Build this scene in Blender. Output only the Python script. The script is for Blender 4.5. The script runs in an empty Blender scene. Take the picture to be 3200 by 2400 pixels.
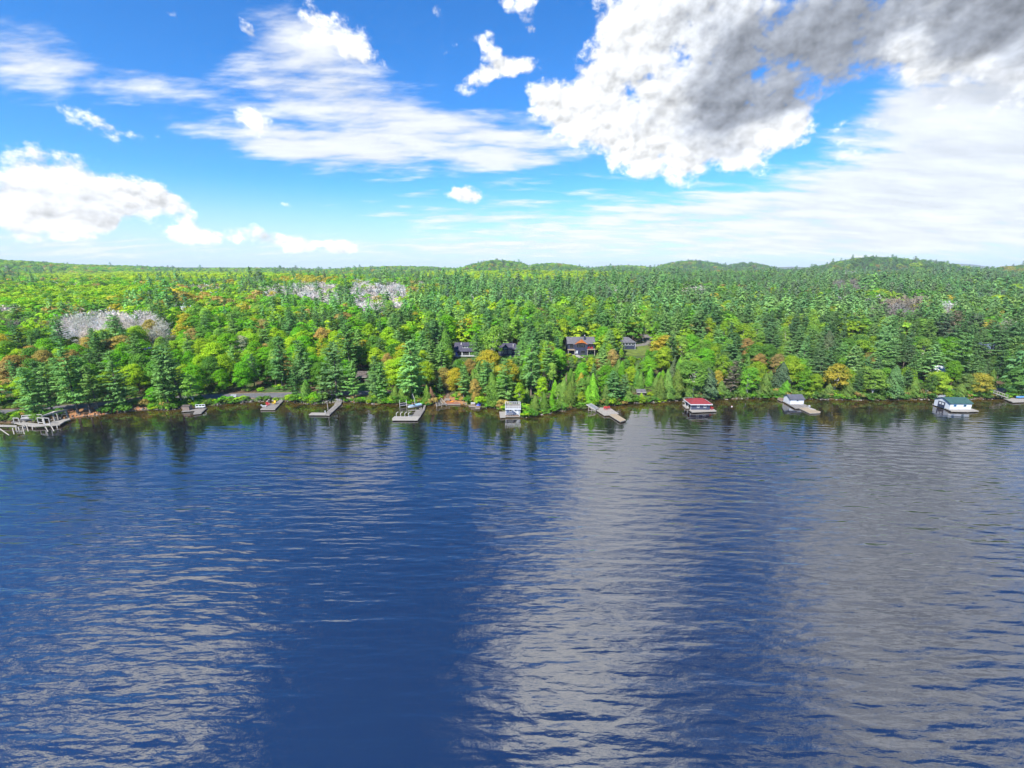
import bpy, bmesh, math, random
import numpy as np
from mathutils import Vector, Matrix

# ------------------------------------------------------------------ camera, sky, sun, exposure
SC = bpy.context.scene
COL = SC.collection
R = math.radians
FPX, CX, CY, HC = 1400.0, 1600.0, 1200.0, 48.0       # focal length in photo pixels, centre, camera height
PITCH = math.atan(361.0 / FPX)                        # camera looks down by this much
SP, CP = math.sin(PITCH), math.cos(PITCH)
cam_d = bpy.data.cameras.new('camera'); cam = bpy.data.objects.new('camera', cam_d); COL.objects.link(cam)
cam_d.sensor_width = 36.0; cam_d.lens = 36.0 * FPX / 3200.0
cam_d.clip_start = 0.5; cam_d.clip_end = 40000.0
cam.location = (0, 0, HC); cam.rotation_euler = (R(90) - PITCH, 0, 0)
SC.camera = cam
SC.view_settings.view_transform = 'Standard'; SC.view_settings.look = 'None'
SC.view_settings.gamma = 1.0; SC.view_settings.use_curve_mapping = False
SC.view_settings.exposure = 0.92
SC.cycles.use_denoising = True; SC.cycles.use_adaptive_sampling = True; SC.cycles.adaptive_threshold = 0.02; SC.cycles.adaptive_min_samples = 12
SC.cycles.max_bounces = 6; SC.cycles.diffuse_bounces = 3; SC.cycles.glossy_bounces = 3
SC.cycles.transmission_bounces = 3; SC.cycles.transparent_max_bounces = 4
SC.cycles.caustics_reflective = False; SC.cycles.caustics_refractive = False
SC.cycles.sample_clamp_indirect = 4.0

SUN_EL, SUN_AZ = R(47), R(212)        # azimuth clockwise from +Y (the view direction): behind the camera, to the left
sd = bpy.data.lights.new('sun', 'SUN'); sd.energy = 5.0; sd.angle = R(0.6); sd.color = (1.0, 0.955, 0.88)
sun = bpy.data.objects.new('sun', sd); COL.objects.link(sun)
sdir = Vector((math.sin(SUN_AZ) * math.cos(SUN_EL), math.cos(SUN_AZ) * math.cos(SUN_EL), math.sin(SUN_EL)))
sun.rotation_euler = sdir.to_track_quat('Z', 'Y').to_euler(); sun.location = sdir * 300

def ray(px, py):
    """direction of the view line through a point of the photograph"""
    u, v = (px - CX) / FPX, (CY - py) / FPX
    return np.array([u, CP + v * SP, -SP + v * CP])
def azel(px, py):
    d = ray(px, py); d = d / np.linalg.norm(d)
    return math.atan2(d[0], d[1]), math.asin(d[2])

class N:
    """small helper to wire shader nodes"""
    def __init__(self, tree): self.t = tree; tree.nodes.clear()
    def new(self, kind, **kw):
        n = self.t.nodes.new(kind)
        for k, v in kw.items():
            if k.startswith('i_'):
                key = k[2:].replace('_', ' ')
                self.put(n.inputs[key] if key in n.inputs else n.inputs[k[2:]], v)
            else: setattr(n, k, v)
        return n
    def put(self, sock, v):
        if isinstance(v, bpy.types.NodeSocket): self.t.links.new(v, sock)
        else: sock.default_value = v
    def m(self, op, a, b=0.0, c=0.0, clamp=False):
        n = self.t.nodes.new('ShaderNodeMath'); n.operation = op; n.use_clamp = clamp
        for s, v in zip(n.inputs, (a, b, c)): self.put(s, v)
        return n.outputs[0]
    def vm(self, op, a, b=(0, 0, 0), out=0):
        n = self.t.nodes.new('ShaderNodeVectorMath'); n.operation = op
        self.put(n.inputs[0], a); self.put(n.inputs[1], b)
        return n.outputs['Value'] if op in ('DOT_PRODUCT', 'LENGTH') else n.outputs[0]
    def xyz(self, x=0.0, y=0.0, z=0.0):
        n = self.t.nodes.new('ShaderNodeCombineXYZ')
        for s, v in zip(n.inputs, (x, y, z)): self.put(s, v)
        return n.outputs[0]
    def noise(self, vec, scale, detail=4, rough=0.5, dist=0.0, col=False):
        n = self.new('ShaderNodeTexNoise', i_Vector=vec, i_Scale=scale, i_Detail=detail, i_Roughness=rough, i_Distortion=dist)
        return n.outputs['Color' if col else 'Fac']
    def mix(self, f, a, b, mode='MIX'):
        n = self.t.nodes.new('ShaderNodeMix'); n.data_type = 'RGBA'; n.blend_type = mode
        self.put(n.inputs[0], f); self.put(n.inputs[6], a); self.put(n.inputs[7], b)
        return n.outputs[2]
    def ramp(self, f, lo, hi, a=0.0, b=1.0, smooth=True):
        n = self.t.nodes.new('ShaderNodeMapRange'); n.clamp = True
        n.interpolation_type = 'SMOOTHSTEP' if smooth else 'LINEAR'
        for s, v in zip(n.inputs, (f, lo, hi, a, b)): self.put(s, v)
        return n.outputs[0]

def build_world():
    w = bpy.data.worlds.new('World'); SC.world = w; w.use_nodes = True
    n = N(w.node_tree)
    co = n.new('ShaderNodeTexCoord').outputs['Generated']
    sp = n.new('ShaderNodeSeparateXYZ', i_Vector=co).outputs
    x, y, z = sp[0], sp[1], sp[2]
    az = n.m('ARCTAN2', x, y); el = n.m('ARCSINE', z)
    ae = n.xyz(az, el, 0.0)
    def field(blobs, start=0.0):
        acc = start; src = ae
        for k, (a0, e0, ra, re, rot, amp) in enumerate(blobs):
            if k % 12 == 11: src = n.vm('MULTIPLY_ADD', n.xyz(0.0, 0.0, acc), (0.0, 0.0, 1e-6)); src.node.inputs[2].default_value = (0, 0, 0); n.t.links.new(ae, src.node.inputs[2])
            g = n.new('ShaderNodeTexGradient', gradient_type='SPHERICAL', i_Vector=src)
            tm = g.texture_mapping; tm.vector_type = 'TEXTURE'; tm.translation = (a0, e0, 0); tm.rotation = (0, 0, rot); tm.scale = (ra * 1.75, re * 1.75, 1)
            acc = n.m('MULTIPLY_ADD', g.outputs[1], amp, acc)
        return acc
    def sk(px, py, rx, ry, rot=0, amp=1.0):          # a cloud seen at this place of the photograph
        a, e = azel(px, py); k = 1.0 / (1.0 + ((px - CX) / FPX) ** 2)
        return (a, e, rx / FPX * k, ry / FPX * 0.95, R(rot), amp)
    def wt(px, py, rx, ry, rot=0, amp=1.0):          # a cloud above the picture, known from its reflection in the lake
        a, e = azel(px, py); k = 1.0 / (1.0 + ((px - CX) / FPX) ** 2)
        return (a, -e, rx / FPX * k, ry / FPX * 0.8, R(rot), amp)
    # --- high broken sheet (streaky), in cloud-plane coordinates so that it foreshortens towards the horizon
    zz = n.m('ADD', n.m('MAXIMUM', z, 0.0), 0.16)
    pl = n.xyz(n.m('DIVIDE', x, zz), n.m('DIVIDE', y, zz), 0.0)
    plr = n.new('ShaderNodeMapping', i_Vector=pl, i_Rotation=(0, 0, R(-28)), i_Scale=(0.6, 1.45, 1)).outputs[0]
    n1 = n.noise(plr, 3.2, 8, 0.62, 0.0)
    sheet = [sk(960, 60, 150, 80, -35, .42), sk(840, 20, 120, 60, -30, .35),
             sk(640, 300, 420, 75, -12, .88), sk(300, 230, 260, 60, -10, .72), sk(40, 180, 170, 65, -16, .9), sk(20, 300, 170, 50, -5, .62),
             sk(800, 235, 150, 60, -30, .62), sk(1060, 290, 260, 75, -24, .8), sk(1440, 385, 360, 95, -13, 1.15),
             sk(860, 472, 300, 52, -3, 1.0), sk(1190, 505, 270, 50, -6, .95), sk(1750, 440, 220, 80, -4, .7),
             sk(1300, 425, 330, 60, -8, .5), sk(1560, 512, 110, 24, 0, .50), sk(760, 665, 110, 18, 0, .45), sk(1200, 660, 260, 22, -2, .42),
             sk(1560, 690, 470, 60, 0, .85), sk(2100, 690, 640, 85, 0, .9), sk(2750, 640, 760, 80, -4, .9),
             sk(2950, 500, 420, 120, 8, .9), sk(3150, 430, 280, 90, 12, .7), sk(2800, 775, 1000, 42, 0, .40), sk(1340, 604, 160, 14, 0, .42), sk(1600, 630, 90, 12, 0, .42),
             sk(600, 785, 1000, 40, 0, .70), sk(120, 740, 360, 70, 0, .62), sk(1400, 785, 700, 45, 0, .65), sk(2300, 780, 900, 50, 0, .5), sk(3000, 240, 320, 70, 12, .5), sk(2700, 400, 200, 40, 24, .35),
             wt(560, 2240, 660, 260, 12, 1.5), wt(200, 2300, 420, 170, 0, .7), wt(1780, 2250, 460, 300, 0, 1.1), wt(1860, 1800, 300, 330, 0, .9), wt(2330, 1720, 180, 200, 0, -.2),
             wt(2550, 1950, 800, 700, 0, 1.1), wt(3050, 1900, 600, 700, 0, 1.05), wt(1120, 1420, 150, 100, 0, .45), wt(1130, 2050, 240, 480, 0, -.15),
             (R(150), R(30), .9, .4, 0, .5), (R(-140), R(45), .8, .35, 0, .5), (R(100), R(20), .5, .25, 0, .6)]
    d1 = n.m('ADD', field(sheet, -2.50), n.m('MULTIPLY', n1, 3.1))
    a1 = n.ramp(d1, -0.15, 0.75)
    # --- cumulus: rounded, in angles
    wv = n.xyz(az, n.m('MULTIPLY', el, 1.25), 0.0)
    n2 = n.noise(wv, 14.0, 8, 0.62, 0.0)
    n2b = n.noise(n.vm('ADD', wv, (-0.009, 0.015, 0)), 14.0, 4, 0.58, 0.0)
    cum = [sk(40, 550, 250, 66, -6, 1.4), sk(320, 595, 190, 58, -14, 1.35), sk(500, 640, 110, 40, -20, 1.1), sk(170, 645, 260, 30, 0, .9), sk(20, 690, 70, 45, 0, .8),
           sk(250, 350, 130, 30, -26, 1.0), sk(425, 425, 80, 24, -10, 1.0), sk(770, 372, 75, 38, -4, 1.35), sk(610, 240, 60, 26, -10, .9),
           sk(960, 50, 110, 60, -35, .85), sk(1110, 135, 110, 62, -38, 1.15), sk(1420, 125, 36, 40, 20, 1.1), sk(1510, 122, 38, 28, 0, 1.1), sk(1355, 33, 26, 16, 0, 1.1), sk(560, 60, 40, 20, -20, 1.0), sk(790, 110, 36, 18, -30, 1.0), sk(1660, 90, 34, 20, 0, 1.0), sk(900, 640, 60, 14, 0, .9),
           sk(1470, 250, 70, 32, 30, 1.1), sk(1560, 215, 56, 26, 30, .9), sk(1645, 205, 40, 20, 10, 1.1), sk(1590, 0, 100, 28, 0, 1.0),
           sk(1440, 608, 84, 30, 0, 1.4), sk(720, 735, 110, 32, 0, 1.35), sk(570, 745, 90, 20, 0, 1.1), sk(890, 757, 70, 24, 0, 1.25), sk(1000, 765, 80, 24, 0, 1.25), sk(1090, 772, 54, 20, 0, 1.25), sk(270, 715, 84, 36, -20, 1.2), sk(110, 725, 100, 34, 0, 1.1), sk(330, 695, 34, 18, -30, 1.2),
           sk(2080, 80, 240, 150, 10, .85), sk(2450, 60, 500, 150, 12, 1.02), sk(3000, 40, 420, 140, 14, 1.15), sk(1750, 330, 150, 65, -20, 1.0), sk(1880, 220, 130, 70, 30, .6),
           sk(1960, 400, 290, 72, -6, 1.0), sk(2240, 380, 250, 90, 10, .88), sk(2180, 510, 260, 60, 10, 1.0), sk(2460, 420, 130, 60, 30, .85),
           sk(2680, 405, 140, 40, 28, .55), sk(3000, 260, 280, 70, 14, .85), sk(1900, 500, 90, 36, 10, .7), sk(2660, 330, 190, 66, 18, -1.0), sk(2870, 350, 150, 46, 14, -.9), sk(1790, 90, 110, 100, 0, -.5),
           wt(1680, 2260, 400, 260, 0, 1.2), wt(1760, 1880, 260, 260, 0, 1.15), wt(1840, 1540, 190, 170, 0, .85), wt(2330, 1720, 180, 200, 0, -.35), wt(430, 2230, 520, 230, 10, 1.7), wt(2500, 1900, 600, 600, 0, .5), wt(3000, 1800, 500, 500, 0, .5), wt(2450, 2300, 260, 170, 0, -.7), wt(2350, 1650, 160, 130, 0, -.5)]
    d2 = n.m('ADD', field(cum, -2.50), n.m('MULTIPLY', n2, 3.4))
    a2 = n.ramp(d2, -0.05, 0.55)
    # --- grey undersides of the thick clouds
    dark = [sk(2300, 140, 400, 110, 14, 1.0), sk(2750, 80, 520, 90, 14, 1.1), sk(3150, 60, 360, 100, 14, 1.15), sk(2340, 280, 160, 70, 20, .8), sk(2240, 370, 140, 34, 20, .6), sk(2030, 320, 70, 50, 50, .9),
            sk(2260, 480, 120, 32, 0, .9), sk(2600, 200, 400, 60, 14, .5), sk(150, 603, 320, 30, -2, .50), sk(360, 648, 200, 28, -8, .50), sk(2980, 600, 260, 34, 4, .30), sk(3000, 480, 260, 40, 4, .18),
            wt(2800, 1980, 750, 420, 0, .70), wt(560, 2300, 500, 180, 0, .25), wt(2560, 2300, 340, 200, 0, .45), wt(2000, 1650, 90, 190, 0, .3)]
    dk = field(dark, 0.0)
    n3 = n.noise(wv, 4.2, 5, 0.55, 0.0)
    dkc = n.ramp(n.m('MULTIPLY', dk, n.ramp(n3, 0.33, 0.68, 0.15, 1.45, False)), 0.02, 1.25)
    emb = n.m('MULTIPLY', n.m('SUBTRACT', n2, n2b), 1.3)
    shade = n.m('SUBTRACT', 1.0, n.m('MULTIPLY', dkc, 0.64))
    soft = n.m('MULTIPLY', n.m('SUBTRACT', n3, 0.5), 0.40)
    br2 = n.m('MULTIPLY', n.m('ADD', n.m('ADD', 0.61, emb), soft), shade)
    br2 = n.m('MINIMUM', n.m('MAXIMUM', br2, 0.08), 1.05)
    c2 = n.vm('MULTIPLY', n.xyz(br2, br2, br2), n.mix(dkc, (0.98, 1.0, 1.02, 1), (0.88, 0.97, 1.14, 1)))
    br1 = n.m('MULTIPLY', n.ramp(n1, 0.3, 0.75, 0.45, 0.60), n.m('SUBTRACT', 1.0, n.m('MULTIPLY', dkc, 0.62)))
    c1 = n.vm('MULTIPLY', n.xyz(br1, br1, br1), (0.96, 1.0, 1.05))
    # --- clear sky
    sky = n.new('ShaderNodeTexSky', sky_type='NISHITA', sun_disc=False, sun_elevation=SUN_EL, sun_rotation=SUN_AZ, altitude=300.0, air_density=1.0, dust_density=0.4, ozone_density=2.0)
    hs = n.new('ShaderNodeHueSaturation', i_Hue=0.497, i_Saturation=1.25, i_Value=1.0, i_Color=sky.outputs[0])
    clear = n.vm('MULTIPLY', hs.outputs[0], (0.046, 0.083, 0.118))
    veil = n.ramp(el, 0.0, 0.17, 0.85, 0.0)                       # pale air low over the horizon
    clear = n.mix(veil, clear, (0.42, 0.50, 0.54, 1))
    # the cloud colours are in final radiance; the whole is one Background
    c = n.mix(n.m('MULTIPLY', a1, 0.93), clear, c1)
    c = n.mix(a2, c, c2)
    bg = n.new('ShaderNodeBackground', i_Color=c, i_Strength=1.0)
    o = n.new('ShaderNodeOutputWorld', i_Surface=bg.outputs[0])
    w.cycles.sampling_method = 'MANUAL'; w.cycles.sample_map_resolution = 1024
build_world()

# ------------------------------------------------------------------ materials
MAT = {}
def mat(name, col, rough=0.8, spec=0.3, var=0.12, scale=3.0, metal=0.0, bump=0.0, coords='Object', stretch=(1, 1, 1)):
    """plain procedural surface: base colour broken up by noise, optional fine relief"""
    if name in MAT: return MAT[name]
    m = bpy.data.materials.new(name); m.use_nodes = True; n = N(m.node_tree)
    co = n.new('ShaderNodeTexCoord').outputs[coords]
    co = n.new('ShaderNodeMapping', i_Vector=co, i_Scale=stretch).outputs[0]
    f = n.noise(co, scale, 5, 0.6)
    k = n.ramp(f, 0.25, 0.75, 1.0 - var * 2, 1.0 + var * 2, False)
    c = n.vm('MULTIPLY', n.xyz(k, k, k), tuple(col[:3]))
    b = n.new('ShaderNodeBsdfPrincipled', i_Base_Color=c, i_Roughness=rough, i_Metallic=metal)
    b.inputs['Specular IOR Level'].default_value = spec
    if bump:
        bn = n.new('ShaderNodeBump', i_Strength=bump, i_Distance=0.05, i_Height=f); n.t.links.new(bn.outputs[0], b.inputs['Normal'])
    n.new('ShaderNodeOutputMaterial', i_Surface=b.outputs[0]); MAT[name] = m
    return m

def foliage_mat(name, trans=0.30, var=0.35, scale=0.55, gloss=0.0):
    """leaf surface; the tree's own leaf colour comes from its 'tint' property"""
    m = bpy.data.materials.new(name); m.use_nodes = True; n = N(m.node_tree)
    at = n.new('ShaderNodeAttribute', attribute_type='INSTANCER', attribute_name='tint').outputs['Color']
    co = n.new('ShaderNodeTexCoord').outputs['Object']
    f = n.noise(co, scale, 3, 0.6)
    k = n.ramp(f, 0.25, 0.75, 1.0 - var, 1.0 + var, False)
    c = n.vm('MULTIPLY', at, n.xyz(n.m('MULTIPLY', k, n.m('ADD', 0.35, n.m('MULTIPLY', k, 0.65))), k, k))
    d = n.new('ShaderNodeBsdfDiffuse', i_Color=c)
    t = n.new('ShaderNodeBsdfTranslucent', i_Color=n.vm('MULTIPLY', c, (1.15, 1.1, 0.7)))
    mx = n.new('ShaderNodeMixShader', i_Fac=trans); n.t.links.new(d.outputs[0], mx.inputs[1]); n.t.links.new(t.outputs[0], mx.inputs[2])
    n.new('ShaderNodeOutputMaterial', i_Surface=mx.outputs[0]); MAT[name] = m
    return m
foliage_mat('leaf_surface', 0.42, 0.30, 0.35)
foliage_mat('twig_surface', 0.10, 0.15, 0.3)
foliage_mat('needle_surface', 0.24, 0.30, 0.5)
mat('grey_bark', (0.16, 0.13, 0.11), 0.95, 0.1, 0.2, 2.0)
mat('brown_bark', (0.12, 0.085, 0.065), 0.95, 0.1, 0.2, 2.0)
mat('white_bark', (0.60, 0.56, 0.50), 0.8, 0.2, 0.15, 2.0)
mat('pale_twig', (0.42, 0.40, 0.37), 0.9, 0.1, 0.10, 0.5)

# ------------------------------------------------------------------ the lie of the land
def ray_plane(px, py, z=0.0):
    d = ray(px, py); t = (z - HC) / d[2]
    return np.array([d[0] * t, d[1] * t, z])
def project(p):
    x, y, z = p[0], p[1], p[2] - HC
    dep = y * CP - z * SP
    return CX + FPX * x / dep, CY - FPX * (y * SP + z * CP) / dep, dep

SHORE_PX = [(-700, 1345), (-300, 1335), (0, 1322), (108, 1318), (217, 1306), (325, 1295), (362, 1288), (452, 1279), (524, 1281), (564, 1277), (669, 1266),
            (800, 1254), (887, 1252), (963, 1263), (1053, 1256), (1125, 1257), (1180, 1263), (1248, 1263), (1335, 1270), (1364, 1266), (1444, 1261),
            (1473, 1270), (1560, 1276), (1600, 1303), (1636, 1304), (1690, 1297), (1745, 1285), (1831, 1274), (1915, 1268), (1962, 1261), (2070, 1257),
            (2135, 1248), (2215, 1248), (2400, 1244), (2689, 1250), (2870, 1248), (2942, 1248), (3141, 1247), (3300, 1247), (3700, 1243), (4300, 1240)]
_sp = np.array([ray_plane(a, b)[:2] for a, b in SHORE_PX])
_sx = np.concatenate([[-9000, -700], _sp[:, 0], [700, 9000]]); _sy = np.concatenate([[90, 100], _sp[:, 1], [175, 190]])
_xs = np.arange(-420, 420, 1.0); _ys = np.interp(_xs, _sx, _sy)
_k = np.hanning(7); _k /= _k.sum(); _ysm = np.convolve(np.pad(_ys, 3, mode='edge'), _k, 'valid')
def shoreY(X):
    X = np.asarray(X, float)
    near = np.interp(X, _xs, _ysm)
    return np.where(np.abs(X) < 415, near, np.interp(X, _sx, _sy)) + 0.35 * np.sin(X * 0.9) + 0.25 * np.sin(X * 2.3 + 1)

_PS = np.array([-400, -60, -25, -10, -4, -1.5, 0, 0.6, 1.6, 3, 6, 9, 14, 20, 30, 60, 80, 120, 240, 400, 600, 900, 1400, 2500, 3500, 5000, 9000])
_PZ = np.array([-9, -6, -3.5, -2.2, -1.2, -.5, -.02, .45, .85, 1.1, 1.4, 1.6, 1.75, 2.4, 3.9, 7.9, 9.0, 12.0, 16.5, 20.0, 22.0, 23.0, 21, 17, 15, 15, 20])
# far hills: photo x of the top, photo y of the tree tops there, distance, half-widths in metres
HILLS = []
def hill(px, py, Y, wx, wy, trees=20.0):
    d = ray(px, py); t = Y / d[1]; X = d[0] * t; z = HC + d[2] * t - trees
    HILLS.append((X, Y, wx, wy, z))
hill(-250, 800, 1500, 700, 420); hill(250, 824, 1900, 620, 420); hill(760, 834, 2300, 700, 400)
hill(1250, 829, 2300, 520, 350); hill(1560, 813, 2000, 210, 260, 15); hill(1720, 822, 2100, 240, 260, 16); hill(1950, 827, 2400, 320, 300)
hill(2160, 814, 2250, 230, 260, 15); hill(2330, 820, 2300, 150, 220, 15); hill(2740, 804, 1500, 200, 240, 13); hill(2860, 814, 1500, 140, 220, 13); hill(2620, 825, 1500, 130, 200)
hill(2480, 833, 6500, 600, 500, 0); hill(2990, 823, 6500, 500, 500, 0); hill(3300, 818, 1300, 180, 260); hill(3600, 800, 1500, 400, 300)
hill(600, 833, 5200, 2600, 700, 8); hill(1800, 836, 5200, 2600, 700, 8)
def ground(X, Y):
    X = np.asarray(X, float); Y = np.asarray(Y, float)
    s = Y - shoreY(X)
    z = np.interp(s, _PS, _PZ)
    k = np.clip((s - 20) / 150, 0, 1)
    z = z + k * (1.6 * np.sin(X * 0.021 + 1.3) * np.cos(Y * 0.017 + 0.4) + 0.8 * np.sin(X * 0.05 + Y * 0.043))
    kf = np.clip((s - 300) / 900, 0, 1)
    z = z + kf * (5.0 * np.sin(X * 0.0041 + 0.7) * np.sin(Y * 0.0052 + 2.0) + 3 * np.sin(X * 0.0093 + Y * 0.0077))
    h = np.zeros_like(z)
    for (hx, hy, wx, wy, hz) in HILLS:
        g = np.exp(-((X - hx) / wx) ** 2 - ((Y - hy) / wy) ** 2)
        h = np.maximum(h, hz * g)
    return np.where(s > 200, np.maximum(z, h) , z)
def gz(X, Y): return float(ground(X, Y))
def on_ground(px, py):
    """where the view line through a photo point meets the ground"""
    d = ray(px, py); t = np.linspace(90, 1600, 6000)
    P = np.outer(t, d); z = P[:, 2] + HC
    below = np.nonzero(z < ground(P[:, 0], P[:, 1]))[0]
    i = below[0] if len(below) else len(t) - 1
    return np.array([P[i, 0], P[i, 1], gz(P[i, 0], P[i, 1])])
def under_top(px, py, h):
    """ground point of a thing of height h whose top shows at this photo point"""
    d = ray(px, py); t = np.linspace(90, 2500, 8000)
    P = np.outer(t, d); z = P[:, 2] + HC
    below = np.nonzero(z < ground(P[:, 0], P[:, 1]) + h)[0]
    i = below[0] if len(below) else len(t) - 1
    return np.array([P[i, 0], P[i, 1], gz(P[i, 0], P[i, 1])])

def mesh_obj(name, verts, faces, m, parent=None, smooth=False):
    me = bpy.data.meshes.new(name); me.from_pydata([tuple(map(float, v)) for v in verts], [], [tuple(map(int, f)) for f in faces])
    if smooth: me.polygons.foreach_set('use_smooth', [True] * len(me.polygons))
    me.materials.append(m if not isinstance(m, str) else MAT[m]); me.update()
    o = bpy.data.objects.new(name, me); COL.objects.link(o)
    if parent: o.parent = parent
    return o
def tag(o, label=None, cat=None, group=None, kind=None):
    if label: o['label'] = label
    if cat: o['category'] = cat
    if group: o['group'] = group
    if kind: o['kind'] = kind
    return o
def np_mesh(name, V, F, mats, mi=None, smooth=False):
    me = bpy.data.meshes.new(name); V = np.asarray(V, np.float32); F = np.asarray(F, np.int32); k = F.shape[1]
    me.vertices.add(len(V)); me.vertices.foreach_set('co', V.ravel())
    me.loops.add(F.size); me.loops.foreach_set('vertex_index', F.ravel())
    me.polygons.add(len(F)); me.polygons.foreach_set('loop_start', np.arange(0, F.size, k, dtype=np.int32))
    if mi is not None: me.polygons.foreach_set('material_index', np.asarray(mi, np.int32))
    if smooth: me.polygons.foreach_set('use_smooth', np.ones(len(F), bool))
    for m in mats: me.materials.append(MAT[m])
    me.update(calc_edges=True); me.validate()
    return me

def grid_faces(nr, nc):
    i = np.arange(nr - 1)[:, None] * nc + np.arange(nc - 1)[None, :]
    i = i.ravel(); return np.stack([i, i + 1, i + nc + 1, i + nc], 1)

def forest_floor_mat():
    m = bpy.data.materials.new('forest_floor'); m.use_nodes = True; n = N(m.node_tree)
    co = n.new('ShaderNodeTexCoord').outputs['Object']
    f1 = n.noise(co, 0.09, 4, 0.6); f2 = n.noise(co, 1.1, 5, 0.65)
    at = n.new('ShaderNodeAttribute', attribute_name='litter').outputs['Fac']
    soil = n.mix(n.ramp(f2, 0.3, 0.7), (0.055, 0.040, 0.026, 1), (0.13, 0.085, 0.05, 1))
    green = n.mix(n.ramp(f2, 0.3, 0.7), (0.035, 0.06, 0.018, 1), (0.07, 0.12, 0.03, 1))
    c = n.mix(n.ramp(f1, 0.38, 0.58), soil, green)
    rust = n.mix(n.ramp(f2, 0.3, 0.7), (0.22, 0.095, 0.045, 1), (0.34, 0.18, 0.085, 1))
    c = n.mix(at, c, rust)
    bn = n.new('ShaderNodeBump', i_Strength=0.6, i_Distance=0.15, i_Height=f2)
    b = n.new('ShaderNodeBsdfPrincipled', i_Base_Color=c, i_Roughness=0.95, i_Normal=bn.outputs[0]); b.inputs['Specular IOR Level'].default_value = 0.1
    n.new('ShaderNodeOutputMaterial', i_Surface=b.outputs[0]); MAT['forest_floor'] = m
forest_floor_mat()
def build_ground():
    xs = np.concatenate([-np.geomspace(9000, 262, 70), np.arange(-260, 260.1, 2.0), np.geomspace(262, 9000, 70)])
    ss = np.concatenate([[-400, -150, -60, -30, -18, -10, -6, -4, -2.5, -1.5, -.7], [0, .3, .7, 1.2, 1.8, 2.5, 3.5, 5, 6.5, 8, 9.5, 11, 12.5, 14, 16, 18, 20],
                         np.arange(23, 130, 3.5), np.geomspace(134, 9000, 110)])
    X, S = np.meshgrid(xs, ss); Y = shoreY(X) + S; Z = ground(X, Y)
    V = np.stack([X, Y, Z], -1).reshape(-1, 3)
    me = np_mesh('ground', V, grid_faces(len(ss), len(xs)), ['forest_floor'], smooth=True)
    # red-brown pine needles on the strip between the road and the water
    lit = np.zeros(len(V)); Xf, Sf = X.ravel(), S.ravel()
    a0, a1 = ray_plane(230, 1300)[0], ray_plane(470, 1275)[0]
    lit = np.maximum(lit, np.clip((Xf - a0 + 3) / 3, 0, 1) * np.clip((a1 + 2 - Xf) / 4, 0, 1) * (Sf > -1) * np.clip((9.5 - Sf) / 2.5, 0, 1))
    for px0, px1, amp in ((860, 930, .55), (1370, 1460, .9), (1040, 1130, .4), (1080, 1480, .25)):
        b0, b1 = ray_plane(px0, 1265)[0], ray_plane(px1, 1265)[0]
        lit = np.maximum(lit, amp * np.clip((Xf - b0) / 2, 0, 1) * np.clip((b1 - Xf) / 2, 0, 1) * (Sf > -1) * np.clip((8 - Sf) / 3, 0, 1))
    at = me.attributes.new('litter', 'FLOAT', 'POINT'); at.data.foreach_set('value', lit.astype(np.float32))
    o = bpy.data.objects.new('ground', me); COL.objects.link(o); tag(o, kind='structure')
build_ground()

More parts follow.
